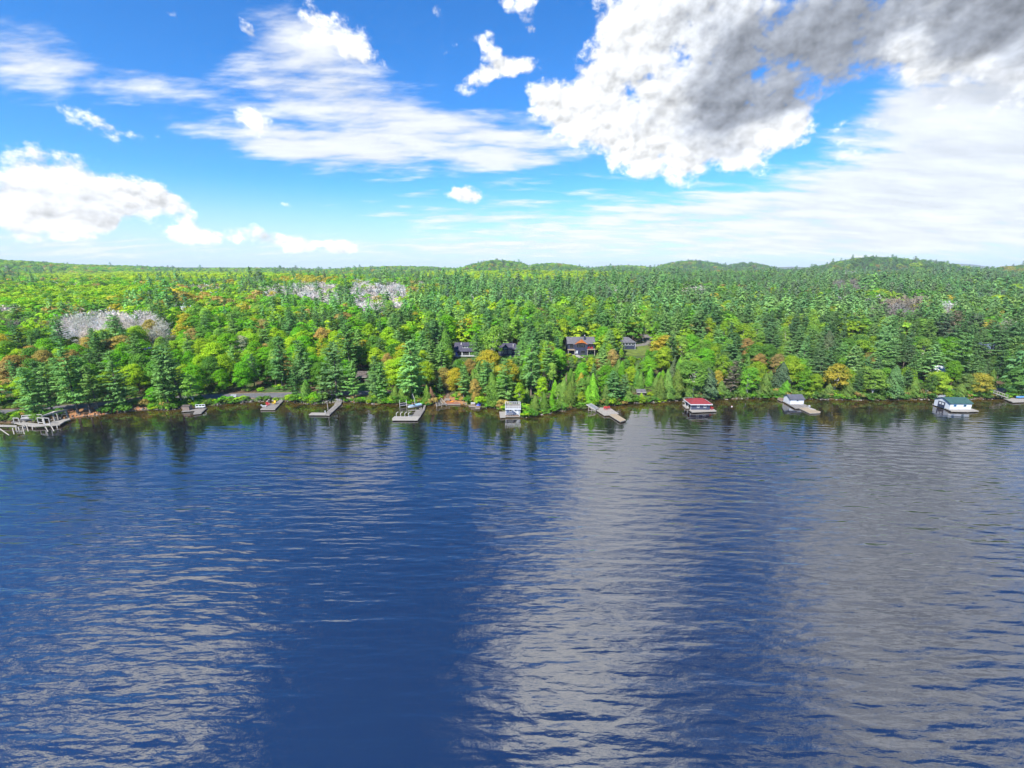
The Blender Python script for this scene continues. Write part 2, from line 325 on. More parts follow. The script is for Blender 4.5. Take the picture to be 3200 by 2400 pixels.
def water_mat():
    m = bpy.data.materials.new('lake_water'); m.use_nodes = True; n = N(m.node_tree)
    co = n.new('ShaderNodeTexCoord').outputs['Object']
    def waves(rot, scale, detail, stretch, rough=0.5):
        mp = n.new('ShaderNodeMapping', i_Vector=co, i_Rotation=(0, 0, R(rot)), i_Scale=(1.0 / stretch, 1, 1)).outputs[0]
        return n.noise(mp, scale, detail, rough)
    # wind areas: calmer and livelier patches
    calm = n.ramp(n.noise(co, 0.011, 3, 0.55), 0.34, 0.66, 0.45, 1.20)
    def train(rot, wl, dist):
        mp = n.new('ShaderNodeMapping', i_Vector=co, i_Rotation=(0, 0, R(rot))).outputs[0]
        w_ = n.new('ShaderNodeTexWave', wave_type='BANDS', bands_direction='Y', wave_profile='SIN', i_Vector=mp, i_Scale=6.2832 / wl / 20.0 * 1.0, i_Distortion=dist, i_Detail=2.0)
        w_.inputs['Detail Scale'].default_value = 0.9; w_.inputs['Detail Roughness'].default_value = 0.55
        return w_.outputs['Fac']
    sideX = n.new('ShaderNodeSeparateXYZ', i_Vector=co).outputs[0]
    right = n.ramp(n.m('ADD', sideX, n.m('MULTIPLY', n.noise(co, 0.02, 2, .5), 90.0)), 0.0, 150.0, 0.30, 1.0)
    tr = n.m('MULTIPLY', n.m('MULTIPLY', train(11, 2.3, 5.0), right), 0.20)
    long_ = waves(7, 0.44, 2, 6.0, 0.45); long2 = waves(-14, 0.70, 2, 4.2, 0.45)
    cross = waves(38, 0.55, 2, 3.0, 0.5); chop = waves(22, 2.6, 3, 2.4, 0.55); chop2 = waves(-30, 5.5, 2, 1.8, 0.5)
    h = n.m('ADD', n.m('MULTIPLY', long_, 1.15), n.m('MULTIPLY', long2, 0.50))
    h = n.m('ADD', h, n.m('MULTIPLY', cross, 0.55))
    h = n.m('ADD', n.m('ADD', h, tr), n.m('ADD', n.m('MULTIPLY', chop, 0.115), n.m('MULTIPLY', chop2, 0.024)))
    shel = n.new('ShaderNodeAttribute', attribute_name='open_water').outputs['Fac']        # sheltered along the bank, livelier farther out
    h = n.m('MULTIPLY', h, n.m('MULTIPLY', calm, n.m('MULTIPLY_ADD', shel, 0.86, 0.14)))
    bn = n.new('ShaderNodeBump', i_Strength=1.0, i_Distance=0.34, i_Height=h)
    sh = n.new('ShaderNodeAttribute', attribute_name='shallow').outputs['Fac']
    bedn = n.noise(co, 0.22, 4, 0.6)
    bed = n.mix(n.ramp(bedn, 0.35, 0.65), (0.016, 0.015, 0.006, 1), (0.078, 0.050, 0.014, 1))
    body = n.mix(n.m('MULTIPLY', sh, 1.0, clamp=True), (0.006, 0.006, 0.011, 1), bed)
    df = n.new('ShaderNodeBsdfDiffuse', i_Color=body)
    gl = n.new('ShaderNodeBsdfGlossy', i_Color=(0.97, 0.98, 1.0, 1), i_Roughness=0.012, i_Normal=bn.outputs[0])
    fr = n.new('ShaderNodeFresnel', i_IOR=3.5, i_Normal=bn.outputs[0])
    mx = n.new('ShaderNodeMixShader', i_Fac=fr.outputs[0]); n.t.links.new(df.outputs[0], mx.inputs[1]); n.t.links.new(gl.outputs[0], mx.inputs[2])
    n.new('ShaderNodeOutputMaterial', i_Surface=mx.outputs[0]); MAT['lake_water'] = m
water_mat()
def build_lake():
    xs = np.concatenate([-np.geomspace(9000, 264, 30), np.arange(-260, 260.1, 2.5), np.geomspace(264, 9000, 30)])
    ss = np.array([4.0, 0, -2, -4, -7, -11, -16, -22, -30, -40, -50, -60, -72, -86])
    X, S = np.meshgrid(xs, ss); Y = shoreY(X) + S
    for yy in (20.0, -60.0, -6000.0):
        X = np.vstack([X, xs]); Y = np.vstack([Y, np.full(len(xs), yy)]); S = np.vstack([S, np.full(len(xs), -200.0)])
    V = np.stack([X, Y, np.zeros_like(X)], -1).reshape(-1, 3)
    F = grid_faces(len(X), len(xs))[:, ::-1]
    me = np_mesh('lake', V, F, ['lake_water'])
    sh = np.interp(S.ravel(), [-26, -14, -7, -2, 0], [0, .30, .75, 1.0, 1.0])
    at = me.attributes.new('shallow', 'FLOAT', 'POINT'); at.data.foreach_set('value', sh.astype(np.float32))
    at = me.attributes.new('open_water', 'FLOAT', 'POINT'); at.data.foreach_set('value', np.interp(S.ravel(), [-85, -45, -20, 0], [1, .60, .14, 0]).astype(np.float32))
    o = bpy.data.objects.new('lake', me); COL.objects.link(o); tag(o, kind='structure')
build_lake()

# ------------------------------------------------------------------ tree shapes
RNG = np.random.default_rng(7)
def quads(C, Nn, sx, sy, T=None, rng=RNG):
    """N leaf-sized four-sided faces: centres, normals, half sizes, optional long axis"""
    n = len(C); Nn = Nn / (np.linalg.norm(Nn, axis=1, keepdims=True) + 1e-9)
    A = rng.normal(size=(n, 3)) if T is None else T
    A = A - Nn * (A * Nn).sum(1, keepdims=True); A /= np.linalg.norm(A, axis=1, keepdims=True) + 1e-9
    B = np.cross(Nn, A)
    sx = np.broadcast_to(np.asarray(sx, float), (n,))[:, None]; sy = np.broadcast_to(np.asarray(sy, float), (n,))[:, None]
    V = np.stack([C - A * sx, C - B * sy * .9 + Nn * sy * .12, C + A * sx, C + B * sy - Nn * sy * .12], 1).reshape(-1, 3)
    return V, np.arange(4 * n).reshape(n, 4)
def tube(P, rad, sides=5):
    P = np.asarray(P, float); n = len(P); d = np.gradient(P, axis=0); V = []
    for i in range(n):
        t = d[i] / (np.linalg.norm(d[i]) + 1e-9); u = np.cross(t, [0.3, 1, 0.2]); u /= np.linalg.norm(u) + 1e-9; v = np.cross(t, u)
        for k in range(sides):
            a = 2 * math.pi * k / sides; V.append(P[i] + rad[i] * (math.cos(a) * u + math.sin(a) * v))
    F = [(i * sides + k, i * sides + (k + 1) % sides, (i + 1) * sides + (k + 1) % sides, (i + 1) * sides + k) for i in range(n - 1) for k in range(sides)]
    return np.array(V), np.array(F)
def join(parts):
    V, F, o = [], [], 0
    for v, f in parts: V.append(v); F.append(f + o); o += len(v)
    return np.concatenate(V), np.concatenate(F)
def rsph(n, rng): v = rng.normal(size=(n, 3)); return v / np.linalg.norm(v, axis=1, keepdims=True)

def pine(rng, H=20.0, far=False, old=False):
    """white pine: whorls of level branches with plumes of needles, uneven outline"""
    base = rng.uniform(.10, .22) if not old else .42
    lean = rng.normal(0, .25, 2)
    def axis(z): return np.array([lean[0] * (z / H) ** 2, lean[1] * (z / H) ** 2, z])
    wood = [tube([axis(z) for z in np.linspace(0, H * .98, 7)], np.linspace(.34, .03, 7) * H / 20, 4 if far else 6)]
    C, NN, T, S = [], [], [], []
    z = H * base; side = rng.uniform(.75, 1.2, 8)
    while z < H * .97:
        f = (z / H - base) / (1 - base)
        L0 = H * (.20 if not old else .24) * (1 - f) ** .62 * min(1, .55 + f * 2.6) + .45
        nb = 5 if not far else 4
        a0 = rng.uniform(0, 6.28)
        for k in range(nb):
            a = a0 + 6.283 * k / nb + rng.normal(0, .25)
            L = L0 * side[int((a % 6.283) / 6.2832 * 8) % 8] * rng.uniform(.62, 1.18)
            if rng.random() < .10: continue
            up = rng.normal(.10, .10) + .35 * f
            D = np.array([math.cos(a), math.sin(a), up]); P0 = axis(z)
            if not far and L > 1.6: wood.append(tube([P0, P0 + D * L * .85], [.055 * L / 3, .015], 3))
            nt = max(3, int(L * (5.2 if not far else 1.6)))
            for t in np.linspace(.22, 1, nt):
                w = .34 * L * (1 - .55 * t)
                for q in range(3 if not far else 1):
                    sd = rng.uniform(-1, 1) * w
                    p = P0 + D * L * t + np.array([-math.sin(a), math.cos(a), 0]) * sd + np.array([0, 0, rng.normal(.06, .12) - .05 * t])
                    C.append(p); T.append(D + np.array([-math.sin(a), math.cos(a), 0]) * sd * .5 / max(w, .1) + rng.normal(0, .15, 3))
                    NN.append(np.array([0, 0, 1 if not far else .55]) + D * (.35 if not far else .85) + rng.normal(0, .38 if not far else .22, 3)); S.append(rng.uniform(.75, 1.25))
        z += H * (.040 if not far else .062) * rng.uniform(.8, 1.2)
    C.append(axis(H * .99)); NN.append([1, 0, .3]); T.append([0, 0, 1]); S.append(1.0)
    S = np.array(S); k = 1.0 if not far else 1.75
    return join(wood), quads(np.array(C), np.array(NN, float), (.44 if not far else .52) * k * S, (.135 if not far else .22) * k * S, np.array(T, float), rng)

def spruce(rng, H=12.0, far=False, wide=.15):
    wood = [tube([(0, 0, 0), (0, 0, H * .97)], [.17 * H / 12, .02], 5)]
    C, NN, T = [], [], []
    n = int((2200 if not far else 260)); 
    f = 1 - np.sqrt(rng.uniform(0, 1, n)) ; f = np.clip(f * .97 + .03, 0, 1)
    a = rng.uniform(0, 6.283, n); lay = .72 + .28 * np.abs(np.sin(f * 42 + 2 * np.sin(a * 3)))
    r = H * wide * (1 - f) ** .85 * lay * rng.uniform(.55, 1.05, n) + .06
    C = np.stack([r * np.cos(a), r * np.sin(a), H * f - .22 * r], 1); D = np.stack([np.cos(a), np.sin(a), np.full(n, -.25)], 1)
    NN = D * .55 + np.array([0, 0, .8]) + rng.normal(0, .3, (n, 3))
    k = 1.0 if not far else 2.0
    return join(wood), quads(C, NN, .30 * k * np.clip(1.25 - f, .35, 1), .13 * k, D + rng.normal(0, .2, (n, 3)), rng)

def cedar(rng, H=9.0, far=False):
    wood = [tube([(0, 0, 0), (0, 0, H * .9)], [.16, .02], 5)]
    n = 4200 if not far else 350; f = rng.uniform(.0, 1, n) ** 1.15; a = rng.uniform(0, 6.283, n); b = rng.uniform(0, 6.28, 4)
    prof = np.interp(f, [0, .08, .3, .6, .85, 1], [.70, .95, 1.0, .72, .36, .04])
    r = H * .20 * prof * (1 + .16 * np.sin(a * 3 + b[0] + f * 5) + .14 * np.sin(f * 17 + a * 2 + b[1]) + .1 * np.sin(a * 7 + f * 26 + b[2])) * rng.uniform(.72, 1.04, n)
    C = np.stack([r * np.cos(a), r * np.sin(a), .15 + H * f], 1); D = np.stack([np.cos(a), np.sin(a), np.full(n, .55)], 1)
    NN = D + rng.normal(0, .45, (n, 3)); T = np.array([0, 0, 1.0]) + D * .4 + rng.normal(0, .35, (n, 3))
    return join(wood), quads(C, NN, .20 if not far else .6, .115 if not far else .36, T, rng)

def broadleaf(rng, H=14.0, far=False, W=None, birch=False, low=None):
    """rounded deciduous crown made of leafy clumps carried on forking limbs"""
    W = W or H * (.36 if not birch else .24); lo = low if low is not None else (.22 if not birch else .30)
    wood = []; nst = 1 if not birch else int(rng.integers(1, 4))
    for s in range(nst):
        off = rng.normal(0, .35, 2) if nst > 1 else np.zeros(2); ln = rng.normal(0, .06 * H if birch else .03 * H, 2)
        wood.append(tube([(off[0], off[1], 0), (off[0] + ln[0] * .4, off[1] + ln[1] * .4, H * .4), (off[0] + ln[0], off[1] + ln[1], H * .82)], np.array([.2, .14, .04]) * H / 14 * (.75 if birch else 1.1), 5))
    nc = int((26 if not birch else 22) if not far else 13); cl = []
    for i in range(nc):
        f = (i + .5) / nc; zc = lo + (1 - lo) * (f ** .9)
        prof = math.sin(math.pi * min(1, (zc - lo) / (1 - lo) * .86 + .14)) ** .6 if not birch else np.interp((zc - lo) / (1 - lo), [0, .25, .6, 1], [.55, 1, .85, .25])
        a = i * 2.39996 + rng.normal(0, .4); rr = W * prof * rng.uniform(.35, .82)
        if f > .93: rr *= .3
        cl.append((np.array([rr * math.cos(a), rr * math.sin(a), H * zc * .93]), W * rng.uniform(.26, .44) * (1 if not birch else .95)))
    C, NN = [], []
    per = int((215 if not birch else 140) if not far else 26)
    for c, r in cl:
        if not far:
            wood.append(tube([(0, 0, max(.15 * H, c[2] - W * .9)), c * [.5, .5, 1] - [0, 0, W * .15], c], np.array([.10, .06, .02]) * H / 14, 3))
        v = rsph(per, rng); v[:, 2] = np.abs(v[:, 2]) * .95 - .30 * (rng.random(per)); sq = np.array([1.15, 1.15, .78 if not birch else 1.15])
        p = c + v * sq * r * (rng.uniform(.55, 1.12, (per, 1)))
        out = p - np.array([0, 0, H * .55]); out = out / (np.linalg.norm(out, axis=1, keepdims=True) + 1e-6)
        C.append(p); NN.append(v * .65 + out * .6 + np.array([0, 0, .25]) + rng.normal(0, .36 if not far else .24, (per, 3)))
    C = np.concatenate(C); NN = np.concatenate(NN); S = rng.uniform(.7, 1.3, len(C)) * (1 if not far else 2.1) * (.9 if birch else 1.0)
    return join(wood), quads(C, NN, (.245 if not far else .30) * S, (.175 if not far else .22) * S, None, rng)

def leafless(rng, H=14.0, far=False):
    """bare pale aspen: upright limbs ending in a haze of fine twigs"""
    wood = [tube([(0, 0, 0), (0, 0, H * .8)], [.17, .04], 5)]; C, T = [], []
    nl = 16 if not far else 9
    for i in range(nl):
        z0 = H * rng.uniform(.25, .7); a = i * 2.4; L = H * rng.uniform(.18, .34); D = np.array([math.cos(a) * .62, math.sin(a) * .62, .85])
        wood.append(tube([(0, 0, z0), np.array([0, 0, z0]) + D * L], [.06, .02], 3))
        for t in rng.uniform(.25, 1.1, 46 if not far else 14):
            C.append(np.array([0, 0, z0]) + D * L * t + rng.normal(0, .055 * H, 3)); T.append(D + rng.normal(0, .45, 3))
    C = np.array(C); T = np.array(T)
    return join(wood), quads(C, rng.normal(size=C.shape), .75 if not far else 1.1, .055 if not far else .22, T, rng)

def shrub(rng, H=1.6, far=False):
    C, NN = [], []
    for i in range(9 if not far else 6):
        c = np.array([rng.normal(0, .45), rng.normal(0, .45), rng.uniform(.35, .8) * H]); r = rng.uniform(.35, .6)
        v = rsph(46 if not far else 22, rng); v[:, 2] = np.abs(v[:, 2]) * 1.1 - .2
        C.append(c + v * r); NN.append(v + rng.normal(0, .4, v.shape))
    wood = [tube([(0, 0, -.2), (rng.normal(0, .3), rng.normal(0, .3), H * .7)], [.05, .02], 3) for _ in range(4)]
    C = np.concatenate(C); return join(wood), quads(C, np.concatenate(NN), .16 if not far else .24, .12 if not far else .18, None, rng)

KINDS = {   # name -> (builder, variants, own height, bark, leaf material)
    'pine_tree': (lambda r, far: pine(r, 20.0, far), 6, 20.0, 'grey_bark', 'needle_surface'),
    'bare_stemmed_pine': (lambda r, far: pine(r, 20.0, far, True), 3, 20.0, 'grey_bark', 'needle_surface'),
    'spruce_tree': (lambda r, far: spruce(r, 12.0, far), 4, 12.0, 'brown_bark', 'needle_surface'),
    'cedar_tree': (lambda r, far: cedar(r, 9.0, far), 5, 9.0, 'brown_bark', 'needle_surface'),
    'broadleaf_tree': (lambda r, far: broadleaf(r, 14.0, far), 6, 14.0, 'brown_bark', 'leaf_surface'),
    'birch_tree': (lambda r, far: broadleaf(r, 14.0, far, None, True), 5, 14.0, 'white_bark', 'leaf_surface'),
    'leafless_tree': (lambda r, far: leafless(r, 14.0, far), 4, 14.0, 'pale_twig', 'twig_surface'),
    'shrub': (lambda r, far: shrub(r, 1.6, far), 5, 1.6, 'brown_bark', 'leaf_surface'),
}
PROTO, FARCOL = {}, {}
for kn, (fn, nv, h0, bark, leaf) in KINDS.items():
    PROTO[kn] = []
    for v in range(nv):
        rng = np.random.default_rng(hash_seed := (sum(map(ord, kn)) * 31 + v))
        (wv, wf), (cv, cf) = fn(rng, False)
        PROTO[kn].append((np_mesh(kn + '_trunk', wv, wf, [bark]), np_mesh(kn + '_crown', cv, cf, [leaf])))
    fc = bpy.data.collections.new('far_' + kn); FARCOL[kn] = fc
    for v in range(nv + 1):
        rng = np.random.default_rng(sum(map(ord, kn)) * 17 + v)
        (wv, wf), (cv, cf) = fn(rng, True)
        V = np.concatenate([wv, cv]); F = np.concatenate([wf, cf + len(wv)])
        me = np_mesh('far_' + kn, V, F, [bark, leaf], np.r_[np.zeros(len(wf)), np.ones(len(cf))])
        fc.objects.link(bpy.data.objects.new('far_%s_%d' % (kn, v), me))

# ------------------------------------------------------------------ the forest: which tree stands where
TINT = {'g1': (.165, .425, .024), 'g2': (.300, .480, .026), 'g3': (.125, .290, .040), 'y': (.430, .400, .040), 'o': (.400, .315, .090), 'r': (.270, .165, .085), 'l': (.340, .500, .030),
        'p1': (.130, .278, .082), 'p2': (.200, .390, .098), 'p3': (.120, .190, .090), 'c': (.165, .290, .050), 'b': (.255, .460, .070), 'k': (.28, .230, .160), 'n': (.36, .41, .24), 'w': (.50, .475, .435), 'm': (.20, .190, .155)}
TWORD = {'l': 'lemon-green', 'g1': 'bright green', 'g2': 'yellow-green', 'g3': 'mid-green', 'y': 'golden-yellow', 'o': 'tan', 'r': 'rust-red', 'p1': 'blue-green', 'p2': 'soft green',
         'p3': 'dark grey-green', 'c': 'olive-green', 'b': 'light green', 'k': 'dry brown', 'n': 'pale silvery-green', 'w': 'pale grey', 'm': 'dark brown'}
P, C_, S_, L_, B_, X_, O_ = 'pine_tree', 'cedar_tree', 'spruce_tree', 'broadleaf_tree', 'birch_tree', 'leafless_tree', 'bare_stemmed_pine'
T1 = [(200, 940, 17, P, 'p2', 1.1), (330, 900, 18, P, 'p2', 1.1), (500, 810, 23, P, 'p2', 1.2), (640, 900, 19, P, 'p2', 1.1), (860, 860, 21, P, 'p2', 1.15), (1150, 840, 17, S_, 'p3', 1.2), (1340, 880, 19, P, 'p2', 1.2),
      (1480, 750, 22, P, 'p1', 1.3), (1120, 650, 19, P, 'p1', 1.1), (1980, 980, 13, P, 'p2', 1.1), (2190, 790, 21, P, 'p2', 1.2), (750, 930, 17, P, 'p2', 1.0), (1600, 490, 14, L_, 'y', 1.0), (1680, 505, 13, L_, 'g1', .9),
      (1780, 500, 14, L_, 'g1', .9), (1900, 510, 14, L_, 'g1', .8), (2000, 490, 14, B_, 'g3', 1.2), (2180, 530, 13, L_, 'y', .9), (1290, 540, 14, L_, 'o', .9), (1230, 570, 15, L_, 'g1', 1.0), (1330, 640, 14, L_, 'y', .9), (930, 570, 12, L_, 'g1', 1.1),
      (870, 640, 12, L_, 'g2', 1.0), (640, 690, 11, L_, 'y', 1.0), (760, 690, 12, L_, 'o', 1.0), (650, 755, 11, L_, 'g1', 1.1), (100, 640, 12, L_, 'g1', 1.2), (40, 740, 11, L_, 'g1', 1.1), (50, 550, 11, L_, 'y', 1.2), (220, 580, 10, L_, 'y', 1.1),
      (390, 555, 11, L_, 'y', 1.1), (490, 560, 12, L_, 'g1', 1.1), (100, 850, 13, L_, 'o', 1.3), (30, 900, 12, L_, 'o', 1.2), (340, 810, 12, L_, 'o', 1.0), (590, 805, 12, L_, 'o', 1.0), (420, 930, 9, L_, 'g2', .9), (300, 720, 8, L_, 'g2', 1.0), (1020, 810, 13, L_, 'g1', 1.1),
      (1560, 675, 9, L_, 'g1', 1.0), (1830, 740, 14, L_, 'g2', 1.1), (1950, 660, 15, L_, 'g1', 1.1), (2060, 680, 13, L_, 'n', .9), (2130, 650, 12, L_, 'g2', 1.0), (1700, 860, 12, L_, 'g2', .9), (1620, 1020, 11, B_, 'b', 1.4), (1760, 960, 12, C_, 'c', 1.0),
      (1775, 1080, 5, C_, 'r', 1.3), (2090, 1120, 4, C_, 'c', 1.2), (450, 640, 13, P, 'p1', 1.0), (1000, 1100, 10, S_, 'p2', 1.1), (130, 1010, 14, P, 'p2', 1.1), (-60, 760, 13, L_, 'g2', 1.2), (-150, 930, 18, P, 'p2', 1.1), (1180, 500, 13, P, 'p1', 1.0), (760, 505, 12, P, 'p1', 1.0)]
T2 = [(30, 760, 21, P, 'p2', 1.1), (170, 690, 21, P, 'p1', 1.2), (90, 440, 13, L_, 'g1', 1.0), (190, 450, 13, L_, 'g1', .9), (280, 410, 19, P, 'p1', 1.0), (390, 410, 19, P, 'p1', 1.0), (30, 540, 14, L_, 'o', 1.0), (150, 300, 13, L_, 'y', 1.0),
      (350, 610, 13, L_, 'g1', 1.1), (200, 640, 11, L_, 'g2', 1.0), (290, 700, 13, L_, 'g2', 1.1), (480, 380, 15, L_, 'g1', 1.1), (570, 390, 13, L_, 'g1', 1.0), (670, 460, 19, P, 'p1', 1.1), (640, 300, 13, L_, 'g1', .9), (750, 260, 13, L_, 'g1', 1.0),
      (500, 540, 12, L_, 'g1', 1.0), (590, 560, 11, L_, 'g1', 1.0), (580, 610, 14, L_, 'o', .8), (540, 670, 16, P, 'y', .9), (430, 700, 20, P, 'p1', 1.1), (620, 780, 22, P, 'p1', 1.3), (350, 870, 15, L_, 'g1', .9), (780, 570, 23, P, 'p1', 1.2), (680, 640, 13, L_, 'g2', .9),
      (880, 480, 14, B_, 'b', 1.3), (900, 520, 12, B_, 'b', 1.2), (1010, 460, 13, L_, 'g1', 1.0), (1110, 520, 13, L_, 'g1', 1.0), (1040, 540, 15, P, 'p1', 1.0), (1280, 420, 18, P, 'p2', 1.2), (1370, 480, 13, L_, 'y', .8), (1050, 640, 19, P, 'p2', 1.2), (1160, 610, 13, L_, 'g2', 1.0),
      (1260, 590, 13, L_, 'g2', 1.1), (1340, 600, 12, L_, 'g1', .9), (1270, 750, 12, L_, 'y', 1.2), (1390, 740, 16, P, 'p1', 1.0), (1150, 830, 11, L_, 'o', .8), (1010, 850, 17, P, 'p1', 1.1), (1080, 920, 15, P, 'p2', 1.0), (1300, 790, 23, P, 'p2', 1.35), (1465, 900, 11, L_, 'g2', .9),
      (1510, 470, 17, B_, 'b', 1.3), (1590, 460, 16, B_, 'b', 1.2), (1650, 500, 18, B_, 'g1', 1.4), (1640, 625, 15, C_, 'g3', 1.0), (1700, 650, 13, C_, 'o', .9), (1590, 780, 9, L_, 'g1', .8), (1600, 860, 16, P, 'p1', 1.0), (1650, 810, 9, L_, 'g2', .8), (1840, 600, 18, B_, 'b', 1.2),
      (2010, 590, 18, B_, 'b', 1.3), (2170, 520, 18, B_, 'b', 1.3), (1960, 410, 18, P, 'p1', 1.0), (1830, 400, 17, P, 'p1', 1.1), (2040, 360, 14, L_, 'g2', .7), (2060, 430, 13, S_, 'o', 1.2), (2020, 800, 12, L_, 'y', 1.35), (1900, 900, 13, P, 'p2', 1.0), (1850, 885, 8, L_, 'o', 1.0), (1780, 960, 14, P, 'p2', 1.1),
      (1990, 890, 15, P, 'p2', 1.0), (2160, 880, 17, P, 'p2', 1.2), (2060, 1060, 12, C_, 'c', 1.1), (1890, 1060, 9, L_, 'o', .7), (1690, 1050, 9, S_, 'p3', .9), (1530, 1050, 9, L_, 'g2', .8), (1505, 1150, 6, C_, 'r', 1.2), (1460, 1160, 7, C_, 'c', 1.1), (820, 900, 15, P, 'p2', 1.0), (690, 985, 10, X_, 'w', .8),
      (560, 1030, 10, P, 'p2', 1.3), (240, 1010, 11, B_, 'b', 1.2), (310, 930, 14, P, 'p1', 1.0), (1060, 1110, 8, B_, 'g1', 1.3), (980, 1195, 4, C_, 'c', 1.6), (1180, 1150, 6, C_, 'c', 1.5), (730, 1095, 5, L_, 'g1', .9), (500, 1215, 3, C_, 'g1', 1.9), (380, 1140, 7, C_, 'c', 1.2), (1450, 380, 12, L_, 'r', .9),
      (100, 1080, 8, P, 'p2', 1.1), (720, 900, 13, C_, 'c', 1.2), (960, 950, 12, P, 'p1', .9), (2110, 1120, 7, C_, 'c', 1.3), (1380, 1120, 6, C_, 'c', 1.6), (1250, 1130, 6, C_, 'c', 1.5), (1960, 1110, 8, C_, 'c', 1.3)]
T3 = [(170, 720, 21, P, 'p2', 1.1), (240, 540, 13, L_, 'g1', .9), (340, 560, 16, B_, 'b', 1.3), (400, 640, 12, B_, 'b', 1.3), (320, 770, 12, L_, 'o', .8), (60, 500, 12, B_, 'b', 1.2), (130, 400, 13, L_, 'g2', .9), (450, 420, 15, B_, 'b', 1.3), (560, 470, 9, L_, 'g1', .9), (640, 345, 14, L_, 'k', .8),
      (590, 300, 13, L_, 'g1', .9), (720, 310, 13, L_, 'g1', .9), (850, 350, 16, B_, 'g2', 1.7), (900, 310, 13, L_, 'g2', 1.0), (1010, 330, 15, B_, 'b', 1.2), (1040, 310, 10, L_, 'r', .8), (1080, 340, 15, B_, 'b', 1.1), (1070, 430, 16, S_, 'g2', 1.35), (1160, 380, 15, B_, 'b', 1.4), (1250, 380, 16, L_, 'b', .9), (1225, 470, 14, L_, 'b', .8),
      (1410, 430, 19, P, 'p1', 1.3), (1310, 500, 17, L_, 'g3', .8), (1620, 450, 21, P, 'p1', 1.4), (1490, 340, 13, B_, 'b', 1.2), (1400, 340, 13, L_, 'g2', .9), (1860, 470, 14, L_, 'g3', 1.2), (1990, 430, 13, L_, 'o', .8), (2020, 580, 15, B_, 'g2', 1.6), (2130, 570, 15, B_, 'b', 1.3), (1335, 680, 12.5, L_, 'y', 1.45), (780, 605, 13, L_, 'g1', 1.0), (915, 610, 14, B_, 'g2', 1.9),
      (980, 590, 11, L_, 'n', .8), (800, 745, 9, C_, 'g3', 1.6), (1110, 690, 7, L_, 'n', 1.0), (1480, 690, 12, B_, 'b', 1.2), (1570, 690, 13, L_, 'g1', .7), (1600, 715, 11, B_, 'b', 1.6), (1560, 830, 12, B_, 'b', 1.6), (1450, 880, 8, C_, 'g1', 1.0), (1590, 930, 14, B_, 'b', 1.7), (1390, 850, 13, S_, 'p3', 1.2), (1370, 1000, 11, C_, 'c', 1.1), (1450, 1000, 11, C_, 'c', 1.1), (1290, 1040, 9, C_, 'c', 1.1),
      (1160, 970, 11, P, 'p2', 1.4), (1030, 950, 8, L_, 'g2', 1.0), (890, 1000, 12, P, 'p1', 1.6), (970, 1020, 10, P, 'p1', 1.2), (610, 915, 10, L_, 'g1', .8), (680, 875, 8, L_, 'g2', .9), (600, 1010, 8, C_, 'y', 1.2), (720, 1060, 11, C_, 'g1', 1.0), (500, 1085, 9, C_, 'c', 1.1), (390, 1095, 7, B_, 'b', 1.1), (450, 1055, 9, C_, 'c', 1.0), (610, 1170, 5, B_, 'g2', 1.7),
      (120, 1190, 7, C_, 'c', 1.3), (60, 1240, 5, C_, 'c', 1.4), (200, 1230, 6, C_, 'c', 1.4), (300, 985, 9, P, 'k', .8), (465, 1000, 8, S_, 'k', .7), (525, 1000, 9, S_, 'c', 1.0), (1740, 775, 11, L_, 'g2', .9), (1840, 820, 11, L_, 'c', 1.0), (1960, 670, 19, P, 'p1', 1.4), (1950, 945, 14, P, 'k', 1.1), (1720, 985, 11, C_, 'p3', 1.7), (1790, 985, 8, L_, 'y', .8), (2090, 990, 12, B_, 'g1', 1.3), (2025, 1070, 8, C_, 'g1', .9),
      (1640, 1010, 10, C_, 'c', 1.2), (2150, 840, 9, L_, 'o', 1.0), (2090, 920, 9, S_, 'n', 1.2), (970, 830, 7, S_, 'p1', 1.0), (1140, 860, 8, S_, 'p3', 1.2), (1190, 805, 5, L_, 'g1', 1.0), (740, 840, 7, C_, 'c', 1.2), (830, 890, 7, C_, 'c', 1.2), (930, 890, 7, C_, 'c', 1.2), (280, 1190, 7, C_, 'c', 1.0), (350, 1210, 6, C_, 'g1', 1.0), (820, 1130, 7, C_, 'c', 1.2), (1230, 1120, 7, C_, 'c', 1.2), (660, 1130, 7, C_, 'g1', 1.1), (1130, 1200, 3, C_, 'g2', 1.4), (1560, 1110, 7, C_, 'c', 1.4), (1840, 1120, 6, C_, 'c', 1.6), (1010, 1100, 7, C_, 'c', 1.3)]
